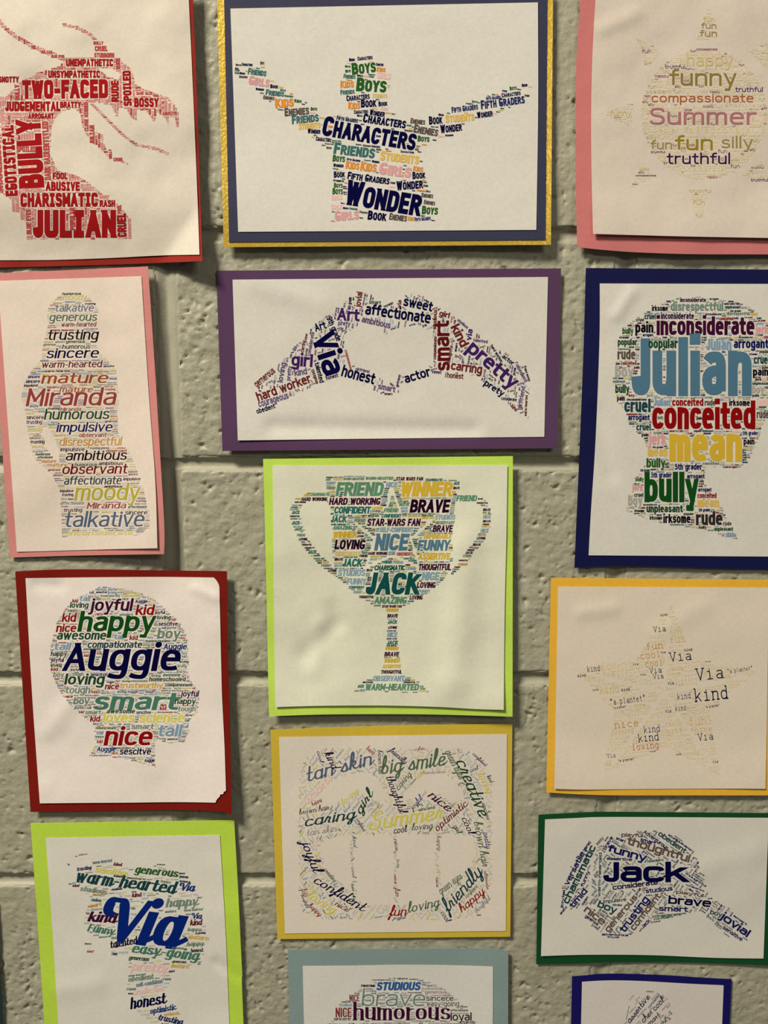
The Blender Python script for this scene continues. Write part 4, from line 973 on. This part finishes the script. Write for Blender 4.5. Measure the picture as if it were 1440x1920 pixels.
C.words("""
joyful;497;320;262;dp;78|kid;782;345;113;red;65|kid;320;388;86;red;55|happy;417;450;478;gw;128|nice;283;452;124;red;52|awesome;287;500;308;dgr;44|boy;917;493;142;sage;64|compationate;480;552;342;dte;44|tall;268;565;103;lb;46|Auggie;322;697;730;navy;178
Auggie;958;562;145;bl2;38|loving;335;782;248;dgr;68|nice;590;812;88;red;38|trustworthy;682;805;268;yel;36|homeschooled;868;762;228;dgr;28|smart;512;942;530;sag2;112|tough;340;838;155;lgr;46|boy;392;905;96;sage;42|joyful;1068;858;110;dpur;38|happy;1028;905;130;dgr;38
tough;1048;950;110;lgr;32|awesome;600;963;178;dgr;22|sescitve;787;967;92;bl2;22|kid;497;1015;60;red;38|loves science;575;1020;510;yelo;64|smart;755;1062;140;lgr;34|tall;918;1108;148;lb;74|nice;582;1165;298;red;118|Auggie;540;1203;117;bl2;32|sescitve;682;1222;196;navy;42
Auggie;838;1268;65;navy;20|tall;430;258;66;lb;36|loving;370;300;115;dgr;36|sescitve;925;413;122;nvb;26|loving;917;373;86;dgr;26|happy;250;603;100;dgr;30|joyful;253;640;78;dpur;26|loving;250;670;70;dgr;20|kid;250;696;44;red;22|joyful;905;338;62;dpur;20|Auggie;780;270;78;bl2;22
kid;385;267;36;red;22|kid;745;502;50;red;30|nice;825;570;62;red;24|homeschooled;843;516;155;grn2;16|boy;265;735;66;lgr;32|smart;465;968;98;lgr;26|kid;935;943;40;red;24|sescitve;500;728;105;bl2;20|compationate;970;793;170;dgr;18|nice;340;865;48;red;16|loving;1060;645;56;dgr;14
kid;540;1150;35;red;20|sescitve;535;208;68;navy;13|tall;648;498;60;lb;34|nice;530;347;48;redl;16|smart;680;350;86;lgr;16|kid;458;608;30;red;18|joyful;375;695;52;dpur;14|kid;785;650;32;red;18|kid;855;678;24;red;14|nice;938;918;38;red;16|boy;1040;710;56;lgr;22|tough;385;725;70;lgr;20
awesome;955;730;110;grn2;14|awesome;455;566;110;grn2;12|homeschooled;532;1062;128;grn2;14|kid;428;962;30;red;16|happy;950;1045;60;dgr;16|nice;630;1220;42;redl;16|loving;700;765;48;dgr;10|kid;1008;382;28;redl;18|kid;705;890;26;red;14|kid;700;920;26;red;14|tall;535;1095;44;lb;20
Auggie;600;770;50;nvb;10|sescitve;982;1130;66;nvb;12|homeschooled;640;1187;110;grn2;14|joyful;1095;980;44;dpur;12|happy;355;325;66;sage;18|tall;1075;1055;38;lb;22""")
C.mask([[(490, 195), (560, 160), (690, 170), (800, 195), (900, 240), (980, 310), (1070, 400), (1110, 480), (1115, 560), (1120, 650), (1112, 700), (1140, 770), (1192, 830), (1182, 870), (1172, 960), (1130, 1000), (1120, 1080), (1095, 1140), (1010, 1152), (910, 1132), (905, 1200), (912, 1305), (800, 1272), (690, 1242), (490, 1228), (530, 1150), (520, 1040), (450, 980), (380, 920), (320, 850), (280, 770), (245, 690), (238, 590), (260, 500), (280, 400), (320, 330), (380, 250)]])
WA = ['kid', 'boy', 'nice', 'tall', 'happy', 'smart', 'tough', 'loving', 'joyful', 'Auggie', 'awesome', 'sescitve', 'compationate', 'trustworthy', 'homeschooled']
C.rows(WA, ['lgr', 'lb', 'sage', 'lyel', 'lgr', 'redl', 'bg'], [(5.4, .55), (3.8, .8)], 0)
C.rows(WA, ['lgr', 'lt1', 'lb', 'lt1', 'lyel', 'redl', 'lt4'], [(2.7, .95), (1.9, .9)], 0)
C.build()

# 9. trees and arches -----------------------------------------------------------------------
bx = (507, 1358, 960, 1760)
root, sh, hf = poster('poster', 'poster with rounded word cloud in thin script letters on mustard card, below the trophy poster', GRP, (735, 1560), [
  ('backing_card', card('card_mustard', (198, 168, 54)), 10, .0004, *quad((507, 1368.7), (960.6, 1357.5), (956.8, 1756.3), (520, 1760.8), t=[(720, 1361)]), None, None),
  ('printed_sheet', paper('g', (214, 200, 178)), 6, .00012, *quad((523, 1382), (950.5, 1376.4), (948.5, 1745.6), (534.2, 1750.5)), None, None)],
  bx, .0028, [('TL', .001, .4), ('BR', .0008, .5)], .0007, 9)
C = Cloud(sh, hf, 490, 1350, 2.9388, 'script', 9)
C.words("""
tan skin;246;345;372;tea2;92;15|big smile;658;302;352;grn2;98;8|creative;1066;226;330;dgr;84;-67|thoughtful;683;312;214;navy;48;-69|caring;755;392;112;grn2;38;50|girl;545;527;128;dgr;52;58|caring;235;590;276;dte;70;9|Summer;596;610;400;yelo;100;9
nice;912;420;136;dp;58;-37|optimistic;968;618;222;mar;46;41|cool;1100;540;96;navy;44;-66|cool;728;628;70;navy;44;8|loving;828;610;112;grn2;40;6|brown hair;1168;560;250;grn2;50;-79|joyful;218;678;172;navy;62;-68|confident;280;893;312;navy;60;-31
friendly;1030;1068;286;dte;78;49|happy;1105;1066;164;red;52;41|fun;702;1083;92;red;58;4|loving;808;1064;172;grn2;60;12|brown hair;208;524;165;gray;34;10|tan skin;247;640;165;lry;40;9|kind;343;183;98;navy;48;-62|cool;303;172;62;nvb;26;-74
green eyes;1008;175;170;grn2;30;-62|smart;262;466;160;lp;54;46|friendly;700;170;112;nvb;34;-40|nice;400;1018;78;mar;32;-30|happy;255;1025;84;red;30;-42|loving;245;975;170;yelo;60;-33|green eyes;990;965;150;grn2;30;38|sincere;865;503;90;dgr;24;9
joyful;835;498;82;bl2;32;50|pretty;1220;620;88;bl2;36;-78|ultimate;1226;830;100;mar;20;-82|sincere;1212;458;95;dte;28;-72|happy;282;476;58;red;22;32|thoughtful;1185;1068;112;bg;28;46|confident;1160;188;98;nvb;22;-44|joyful;505;212;36;nvb;22;10
happy;575;160;50;redl;26;-35|cool;865;226;40;nvb;20;4|fun;862;166;34;redl;20;3|creative;340;825;90;dgr;28;-50|nice;730;655;60;dp;22;-82|happy;965;635;82;rose;24;-85|confident;520;545;80;nvb;22;-60|girl;1055;585;46;dgr;34;-62|pretty;650;465;70;bl2;26;-72
brown hair;640;165;130;gray;30;-88|cool;1150;290;46;nvb;26;20|cool;495;810;55;tea2;22;-84|fun;498;880;34;redl;22;-84|nice;730;850;50;red;16;-86|fun;735;925;44;red;28;-84|nice;960;865;52;dp;20;-86|loving;745;768;44;lgr;16;-86|creative;372;346;70;dgr;24;46
tan skin;495;900;100;dgr;16;-84|kind;502;640;56;tea2;20;-84|joyful;245;222;70;dpur;26;-60|fun;215;935;44;redl;34;-60|thoughtful;215;962;80;nvb;18;-66|characters;870;300;140;lry;22;3|creative;440;470;76;grn;22;48|confident;1130;985;90;grn;26;45
nice;1140;1010;40;dgr;26;45|cool;985;1060;60;nvb;34;-60|loving;1185;300;120;lyel;44;-60|joyful;725;1100;66;tea2;20;4|green eyes;655;622;92;grn2;16;8|loving;450;470;110;yelo;34;40|kind;1240;310;40;dgr;24;-60|happy;860;330;60;yelo;30;50""")
C.mask([[(245, 200), (330, 150), (960, 150), (1130, 155), (1230, 215), (1272, 330), (1275, 700), (1270, 900), (1205, 1080), (1050, 1102), (300, 1098), (220, 1050), (205, 900), (200, 420), (215, 270)]],
       sub=[[(310, 400), (400, 330), (520, 290), (600, 292), (650, 345), (690, 420), (660, 455), (600, 420), (520, 395), (430, 440), (370, 480), (300, 455)],
            [(790, 400), (860, 320), (930, 295), (1030, 310), (1095, 370), (1115, 430), (1060, 450), (980, 400), (900, 385), (840, 420), (790, 440)],
            [(320, 700), (360, 655), (480, 632), (700, 636), (960, 628), (1165, 640), (1178, 740), (1130, 830), (1020, 930), (960, 1000), (820, 1015), (640, 1010), (540, 990), (450, 900), (360, 830)]],
       lines=[([(498, 620), (500, 800), (522, 1000)], 26), ([(738, 620), (735, 800), (742, 1000)], 24), ([(972, 620), (965, 780), (985, 920)], 24)])
WS = ['girl', 'cool', 'kind', 'nice', 'fun', 'happy', 'smart', 'caring', 'pretty', 'loving', 'joyful', 'sincere', 'creative', 'tan skin', 'thoughtful', 'confident']
for a, p in ((48, .3), (-60, .3), (8, .4), (-40, .3)): C.rows(WS, ['lt3', 'lt1', 'lt4', 'lt2', 'lry', 'lt1', 'lb', 'grn2', 'lyel'], [(7, p), (4.2, p * .9)], a)
C.rows(WS, ['lt1', 'lt2', 'lt3', 'lt4'], [(3.2, .6)], -60)
C.build()

# 10. star ------------------------------------------------------------------------------------
bx = (1026, 1083, 1452, 1488)
root, sh, hf = poster('poster', 'poster with pale yellow five-pointed star word cloud in typewriter letters on orange card', GRP, (1240, 1290), [
  ('backing_card', card('card_orange', (222, 168, 52)), 10, .0004, *quad((1033.3, 1083.4), (1462, 1087.5), (1452, 1491.5), (1024.3, 1486), b=[(1130, 1491), (1300, 1491.5)]), None, None),
  ('printed_sheet', paper('h', (212, 196, 170)), 6, .00012, *quad((1046.4, 1100), (1442, 1102), (1435.5, 1479), (1039.3, 1479), b=[(1095, 1480.6), (1200, 1479.5), (1350, 1478.6)]),
     edge_lift(bx, [('BL', .0014, .4), ('BR', .001, .4)]), None)],
  bx, .0026, [('B', .0018, .3)], .0007, 10, crease=[(1080, 1150, 1160, 1140, .0009, 14), (1230, 1190, 1330, 1130, .0007, 20)])
C = Cloud(sh, hf, 1010, 1070, 3.3488, 'slab', 10)
C.words("""
Via;822;574;145;slate;60|Via;988;692;182;slate;78|kind;978;826;218;navy;84|"a plantet";448;844;228;dp;38;7|kind;870;810;88;nvb;38|kind;660;1020;105;nvb;42|kind;625;1078;134;navy;50|loving;585;1130;174;oro;42|nice;475;992;160;yor;46|fun;672;498;114;yor;44
cool;637;557;134;yor;44|cool;667;607;117;yor;40|Via;696;647;80;slate;36|Via;719;682;68;slate;32|Via;720;388;82;slate;36|fun;820;457;107;yo2;40|kind;305;637;82;navy;36|kind;400;642;184;yo3;66|kind;385;774;122;yo2;48|kind;245;670;54;dg;18
"a plantet";1185;645;162;mar;26;8|fun-;940;975;160;yo2;54|Via;1000;1070;102;slate;46|loving;477;1024;122;yo2;30|cool;795;980;84;yo2;34|nice;803;1024;104;yo2;32|actor;803;1064;112;yo3;34|bright;800;1107;132;yo3;34|nice;980;1017;112;yo2;34|Via;428;1177;57;sll;28
nice sister;478;920;218;yo3;30|"a plantet";498;1202;112;mar;16;8|"a plantet";468;870;86;mar;14;8|"a plantet";1045;864;96;mar;16;8|Via;810;718;42;sll;20|Via;795;894;40;sll;20|kind;858;882;70;nvb;32|kind;520;759;54;dg;20|kind;765;287;44;dg;16|kind;915;508;52;dg;18
protective;400;810;190;yo3;28;4|actor;485;667;132;yo3;38;4|loving;905;1162;107;yo2;24|Via;1092;1209;38;sll;16|Via;1045;576;36;dg;8|fun;745;340;60;yo3;30|fun;820;380;80;yo3;36|bright;695;425;95;yo3;26|nice;825;405;80;yo3;30|kind;450;1060;100;yo3;42
cool;445;1100;95;yo3;38|kind;430;1135;80;yo3;32|fun;690;968;75;yo3;36|loving;820;630;90;yo2;20|loving;830;655;60;yo2;16|Via;637;660;36;sll;12|Via;590;595;38;sll;12|bright;310;700;110;yo3;26|kind;340;755;38;dg;10|kind;535;1150;160;yo3;38
cool;1010;1140;80;yo3;30|kind;990;1210;70;yo3;32|kind;1020;1100;90;yo3;28|Via;765;520;34;dg;12|kind;700;1140;36;dg;10|kind;862;1160;36;dg;10""", drot=6)
C.mask([[(835, 190), (880, 320), (945, 530), (1080, 578), (1388, 628), (1200, 760), (1070, 880), (1100, 1060), (1142, 1292), (960, 1192), (800, 1105), (600, 1190), (402, 1278), (440, 1080), (475, 880), (350, 750), (212, 608), (420, 578), (600, 558), (650, 490), (740, 330)]],
       cut=[([(785, 760), (815, 300)], 16), ([(785, 760), (1300, 660)], 16), ([(785, 760), (1080, 1200)], 16), ([(785, 760), (470, 1200)], 16), ([(785, 760), (300, 640)], 16)])
C.rows(['fun', 'kind', 'cool', 'nice', 'Via', 'actor', 'bright', 'loving', 'nice sister', 'protective'], ['yo3', 'yo3', 'yo2', 'pale', 'yo3', 'pal2'], [(7, .6), (4.4, .8), (3, .9)], 6)
C.build()

# 11. ponytail head, lower left ---------------------------------------------------------------
bx = (57, 1540, 470, 2060)
root, sh, hf = poster('poster', 'poster with profile head word cloud in bold brush letters on lime green card, lower left', GRP, (260, 1800), [
  ('backing_card', card('card_lime_left', (178, 204, 66)), 9, .0004, *quad((57.2, 1543.8), (439, 1538), (462, 2070), (93, 2075), r=[(447, 1680), (452.5, 1795), (454.4, 1832), (453.3, 1838), (456.5, 1920)], l=[(71, 1740), (83.5, 1925)]), None, None),
  ('printed_sheet', paper('i', (212, 204, 184)), 6, .00012, *quad((85.5, 1571.4), (412.2, 1565.8), (438, 2045), (118, 2050), r=[(423, 1750), (430.2, 1920)], l=[(98, 1740), (109.3, 1920)]), None, None)],
  bx, .0026, [('R', .0016, .3)], .0011, 11, crease=[(400, 1800, 455, 1836, -.0012, 9), (100, 1860, 200, 1840, .0009, 20)])
C = Cloud(sh, hf, 0, 1520, 3.0638, 'brush', 11)
C.words("""
Via;518;738;491;via;262;-7|generous;770;358;246;grn;36;-6|warm-hearted;426;410;575;dte;74;-7|Via;1018;456;92;bl2;46;-6|happy;950;556;182;lgr;52;3|kind;500;636;158;dp;58;-4|Funny;498;692;154;sag2;46;-9|talented;632;793;156;navy;44;10|easy-going;750;816;385;sag2;60;-7
pretty;750;918;205;lp;56;-5|mature;1076;736;118;yel;28;-5|kind;1090;660;66;mar;34;2|Via;1092;620;62;bl2;34;-3|honest;748;1142;204;navy;66;9|optimistic;862;1170;150;bl2;34;10|trusting;903;1202;142;nvb;36;-12|generous;738;855;115;dgr;18;-5|generous;988;873;80;dgr;12;-3
kind;415;438;38;mar;16|kind;650;315;46;mar;20;-6|kind;757;498;52;mar;26;4|studious;455;460;155;lgr;30;-8|obedient;735;985;145;lgr;32;7|trusting;440;348;84;nvb;22;8|honest;1095;815;70;navy;24;3|sensitive;540;352;188;yelo;36;-8|warm-hearted;530;308;112;bg;18;7|Via;720;1088;46;bl2;26;-2
kind;498;815;36;redl;14|happy;1075;693;80;lgr;22|mature;530;488;70;yor;16;-4|studious;640;460;60;nvb;14;6|warm-hearted;1055;580;108;sage;14;4|Via;635;560;40;bl2;24;-3|studious;520;520;60;teal;20;-5|kind;770;650;34;mar;14|talented;835;770;80;nvb;14;-4|kind;650;380;48;nvb;14;-6
self-confident;780;1015;155;bg;26;9|talented;1025;365;36;navy;10|generous;1030;385;50;navy;12;-5|optimistic;1028;408;66;nvb;12;-8|mature;980;900;100;yel;26;-5|Funny;640;830;34;bl2;18|warm-hearted;735;955;100;sage;12;6|honest;735;1055;30;navy;10|nice;770;1060;160;lp;30;8
honest;970;930;34;navy;12;6|optimistic;940;1180;90;yel;20;5|Via;745;568;30;bg;14|kind;840;600;90;lgr;14;3|smart;500;560;80;yor;20;10|generous;620;750;60;dgr;12;6|honest;485;768;38;gray;10;-3|happy;1070;780;100;sage;24;3|trusting;1120;712;60;nvb;12;6
mature;725;390;110;gray;12;-5|happy;920;410;60;lgr;14;-8|studious;945;790;110;sage;14;-4|smart;1130;503;30;sage;10|loving;912;1252;120;navy;34;-12|Via;385;315;14;bg;12|nice;430;265;14;rose;8|nice;450;258;50;rose;8;6|kind;900;312;44;gray;8;-3""")
C.mask([[(520, 300), (640, 285), (760, 330), (900, 308), (1020, 340), (1110, 410), (1140, 480), (1165, 560), (1190, 720), (1180, 800), (1150, 890), (1000, 940), (960, 1010), (950, 1080), (1010, 1150), (1050, 1230), (1060, 1400), (850, 1400), (880, 1230), (740, 1130), (720, 1000), (740, 850), (640, 820), (620, 750), (480, 700), (480, 600), (520, 500), (420, 440), (380, 420), (420, 370)]])
WG = ['kind', 'Via', 'happy', 'Funny', 'honest', 'pretty', 'mature', 'generous', 'talented', 'studious', 'trusting', 'optimistic']
C.rows(WG, ['lt1', 'lt3', 'lt2', 'lt4', 'lgr', 'lry', 'bg', 'lt2', 'pal2'], [(6, .4), (3.8, .4), (2.8, .4)], 4)
C.build()

# 12. baseball cap ------------------------------------------------------------------------------
bx = (1006, 1523, 1470, 1808)
root, sh, hf = poster('poster', 'wide poster with navy and teal baseball cap word cloud on dark green card', GRP, (1230, 1665), [
  ('backing_card', card('card_green', (22, 76, 38), .6), 9, .0004, *quad((1009.8, 1527.8), (1470, 1525), (1463, 1811), (1005.5, 1808.3), t=[(1080, 1524), (1137, 1522.3), (1300, 1523.5)], b=[(1090, 1806.5), (1140, 1804.5), (1260, 1804), (1360, 1807)]), None, None),
  ('printed_sheet', paper('b', (205, 197, 178)), 6, .00012, *quad((1022, 1536.5), (1441.5, 1533.5), (1431.5, 1797.3), (1014.4, 1792.8), t=[(1080, 1534), (1150, 1532)], b=[(1100, 1790.3), (1220, 1791), (1340, 1796)]),
     edge_lift(bx, [('BL', .0008, .3), ('B', .0006, .3)]), None)],
  bx, .0026, [('BR', .0014, .5)], .0010, 12, crease=[(1290, 1640, 1440, 1590, .0009, 26)])
C = Cloud(sh, hf, 1000, 1510, 3.2727, 'wide', 12)
C.words("""
Jack;430;472;508;navy;124|funny;452;284;244;nvb;48;-15|thoughtful;570;238;400;brg;50;-16.5|considerate;488;520;280;navy;30;7|studious;690;540;166;nvb;28;6|brave;826;603;264;navy;50;-5|smart;768;648;180;nvb;32;-2|trusting;560;786;258;nvb;48;53
generous;462;782;280;brg;32;50|confident;620;772;270;brg;42;52|boy;390;622;120;dte;44;-22|nice;306;648;150;brg;46;-38|timid;245;635;140;nvb;38;50|charismatic;215;608;390;dte;44;64|versatile;216;494;225;nvb;34;63|assertive;450;334;156;nvb;18;-3|smart;653;222;98;nvb;28;-15
obedient;762;182;200;dte;32;-35|Adventurous;672;168;182;nvb;24;-36|jovial;1142;694;205;nvb;50;-35|sensitive;1158;756;142;nvb;24;-34|boy;1082;666;75;dte;28;-15|funny;308;502;105;nvb;22;68|brave;443;276;92;nvb;22;58|warm-hearted;411;562;272;gte;18;88|playful;540;192;132;brg;24;-2
adventurous;420;798;162;nvb;14;-2|Jack;675;758;66;nvb;24;46|impulsive;430;602;142;gte;22;6|talented;315;285;70;nvb;18;55|obedient;700;350;100;gte;14;5|funny;712;325;60;nvb;14;-14|boy;395;245;60;brg;16;50|smart;505;208;62;nvb;18;-22|jovial;180;630;110;nvb;14;82
sensitive;170;672;60;nvb;14;50|considerate;730;690;180;gte;16;5|confident;740;705;120;gte;12;8|cool;720;722;60;nvb;8;8|timid;485;616;58;nvb;12;-3|loyal;455;812;70;nvb;10;-2|generous;315;685;95;nvb;16;-35|studious;825;185;110;nvb;14;-33|talented;920;248;60;nvb;12;-35
thoughtful;930;420;150;nvb;12;-33|nice;945;395;60;nvb;20;55|versatile;930;380;85;brg;18;60|smart;1225;680;100;nvb;12;-35|Jack;1060;660;30;nvb;10;-10|considerate;935;490;120;nvb;9;-20|playful;875;540;170;brg;20;-8""")
C.mask([[(160, 678), (160, 580), (175, 480), (230, 360), (330, 235), (450, 178), (620, 152), (800, 150), (900, 195), (990, 285), (1050, 420), (1072, 550), (1180, 610), (1290, 700), (1328, 800), (1305, 848), (1200, 815), (1080, 705), (1020, 650), (900, 670), (760, 720), (660, 772), (560, 815), (440, 805), (360, 745), (290, 625), (230, 640)]],
       cut=[([(380, 230), (355, 400), (345, 580)], 10), ([(300, 620), (500, 600), (680, 560)], 8)])
WC_ = ['boy', 'nice', 'Jack', 'brave', 'funny', 'timid', 'smart', 'loyal', 'jovial', 'obedient', 'talented', 'studious', 'versatile', 'sensitive', 'adventurous']
for a, p in ((55, .28), (-35, .4), (4, .4)): C.rows(WC_, ['nvb', 'gte', 'brg', 'nvb', 'bg', 'lry'], [(5, p), (3.2, p)], a)
C.rows(WC_, ['bg', 'gte', 'lt4', 'lry'], [(2.6, .6)], -35)
C.build()

# 13. round cloud on blue-grey card, bottom ---------------------------------------------------------
bx = (540, 1780, 960, 2250)
root, sh, hf = poster('poster', 'poster with round grey and purple word cloud on blue-grey card, cut by the bottom edge', GRP, (745, 1980), [
  ('backing_card', card('card_blue_grey', (128, 144, 136)), 10, .0004, *quad((540, 1780.8), (953, 1784.5), (952, 2230), (553, 2230), t=[(700, 1779.2), (860, 1778), (925, 1778.6)], l=[(542.7, 1920)]), None, None),
  ('printed_sheet', paper('j', (210, 203, 186)), 6, .00012, *quad((567.6, 1811.3), (924.5, 1812.3), (923, 2190), (578, 2190), t=[(660, 1810.6), (750, 1809), (840, 1809.8)], l=[(570, 1920)]), None, None)],
  bx, .0030, [('R', .002, .3)], .0008, 1)
C = Cloud(sh, hf, 540, 1800, 3.4286, 'plain', 13, limit=(560, 1800, 930, 1975))
C.words("""
STUDIOUS;566;195;280;blu3;54;0;comic|brave;472;296;404;gtl;112;0;thin|sincere;888;262;175;dg;32;0;round|NICE;395;265;64;rust;42;0;tallcaps|easy-going;893;298;207;gray;34;0;round|humorous;420;388;622;dp;118;0;serif|NICE;306;368;102;rust;62;0;tallcaps
loyal;1045;390;135;dg;52;0;plain|mature;325;436;205;blk;32;0;wide|sincere;295;388;108;gray;20;0;plain|TRUSTING;465;173;94;blk;14;0;comic|studious;327;298;86;lb;22;0;plain|affectionate;1045;330;112;gray;14;0;plain|honest;1105;305;48;gray;10;0;plain
friendly;1120;404;86;blk;12;0;plain|talkative;620;440;150;rust;24;0;cond|affectionate;780;440;230;gray;28;0;plain|mature;343;273;60;blk;8;0;wide|humorous;540;312;90;gray;10;0;plain|loyal;575;232;40;rust;18;0;tallcaps
generous;880;215;140;mvl;14;0;plain|sincere;255;420;60;gray;14;0;plain|honest;770;214;90;gray;10;0;plain|creative;1040;420;160;gray;16;0;plain|NICE;640;270;60;rust;26;0;tallcaps|brave;560;166;80;bg;14;0;plain|brave;1100;432;90;gray;14;0;plain
considerate;540;132;120;gray;9;0;plain|talkative;700;125;70;gray;12;0;plain|studious;780;127;55;blk;8;0;plain""")
C.mask([[(735 + 512 * math.cos(a), 615 + 512 * math.sin(a)) for a in np.linspace(0, 2 * math.pi, 60)]])
WN = ['nice', 'brave', 'loyal', 'humorous', 'mature', 'honest', 'sincere', 'studious', 'friendly', 'easy-going', 'affectionate']
C.rows(WN, ['lry', 'gray', 'mvl', 'bg', 'lgr', 'lry'], [(4.8, .6), (3.4, .9), (2.3, .9)], 0)
C.build()

# 14. head outline on navy card, bottom right ---------------------------------------------------------
bx = (1072, 1828, 1370, 2280)
root, sh, hf = poster('poster', 'small poster with slanted blue handwriting word cloud on bright navy card, bottom right', GRP, (1220, 2000), [
  ('backing_card', card('card_royal_navy', (24, 22, 92), .6), 9, .0004, *quad((1072.7, 1830.8), (1372.2, 1836.3), (1358, 2180), (1066, 2180), t=[(1100, 1829), (1130, 1826.2), (1180, 1826.3), (1260, 1829.5), (1310, 1833)], l=[(1070.9, 1920)], r=[(1368, 1920)]), None, None),
  ('printed_sheet', paper('k', (205, 194, 178)), 6, .00012, *quad((1091.3, 1841), (1356.8, 1847.6), (1345, 2150), (1084, 2150), t=[(1140, 1838.5), (1200, 1839.5), (1290, 1844.5)], l=[(1089.5, 1920)], r=[(1354, 1920)]), None, None)],
  bx, .0026, [('C', .0008, .5)], .0006, 2)
C = Cloud(sh, hf, 1080, 1840, 4.9655, 'hand', 14, limit=(1090, 1835, 1350, 1985))
C.words("""
assertive;500;398;305;navy;62;52|conceited;683;254;155;bl2;34;51|cher cool;628;392;280;navy;62;46|quiet;560;420;140;navy;50;45|sensitive;470;362;130;dg;10;78|kind;790;140;30;rose;26;-50|thoughtful;610;290;120;sage;12;38
funny;820;345;60;redl;28;-10|boy;860;290;36;bg;24;-30|mean;652;100;70;rose;12;-3|pretty;500;180;60;lry;16;50|smart;660;440;170;navy;50;44|Jack;790;400;60;navy;40;20|kind;540;150;60;lry;14;40|funny;780;350;50;rose;20;40""")
C.mask([[(500, 180), (570, 120), (650, 88), (740, 90), (830, 120), (870, 190), (895, 290), (880, 400), (860, 520), (460, 520), (440, 400), (465, 290)]])
C.rows(['kind', 'smart', 'cool', 'funny', 'quiet'], ['lry', 'rose', 'lry', 'lgr'], [(3.6, .35)], 46)
C.build()

# 15. the edge of one more poster ---------------------------------------------------------------------
bx = (-300, 1690, 10, 2100)
root, sh, hf = poster('poster', 'sliver of a dark teal card poster at the very lower left edge', GRP, (-140, 1900), [
  ('backing_card', card('card_dark_teal', (34, 58, 58), .6), 12, .0004, *quad((-310, 1700), (-9, 1690), (10, 2095), (-290, 2100), r=[(-1, 1820), (5, 1920)]), None, None),
  ('printed_sheet', paper('b', (205, 197, 178)), 14, .00012, *quad((-285, 1725), (-30, 1715), (-14, 2070), (-268, 2075)), None, None)],
  bx, .0030, [('R', .001, .3)], .0006, 3)
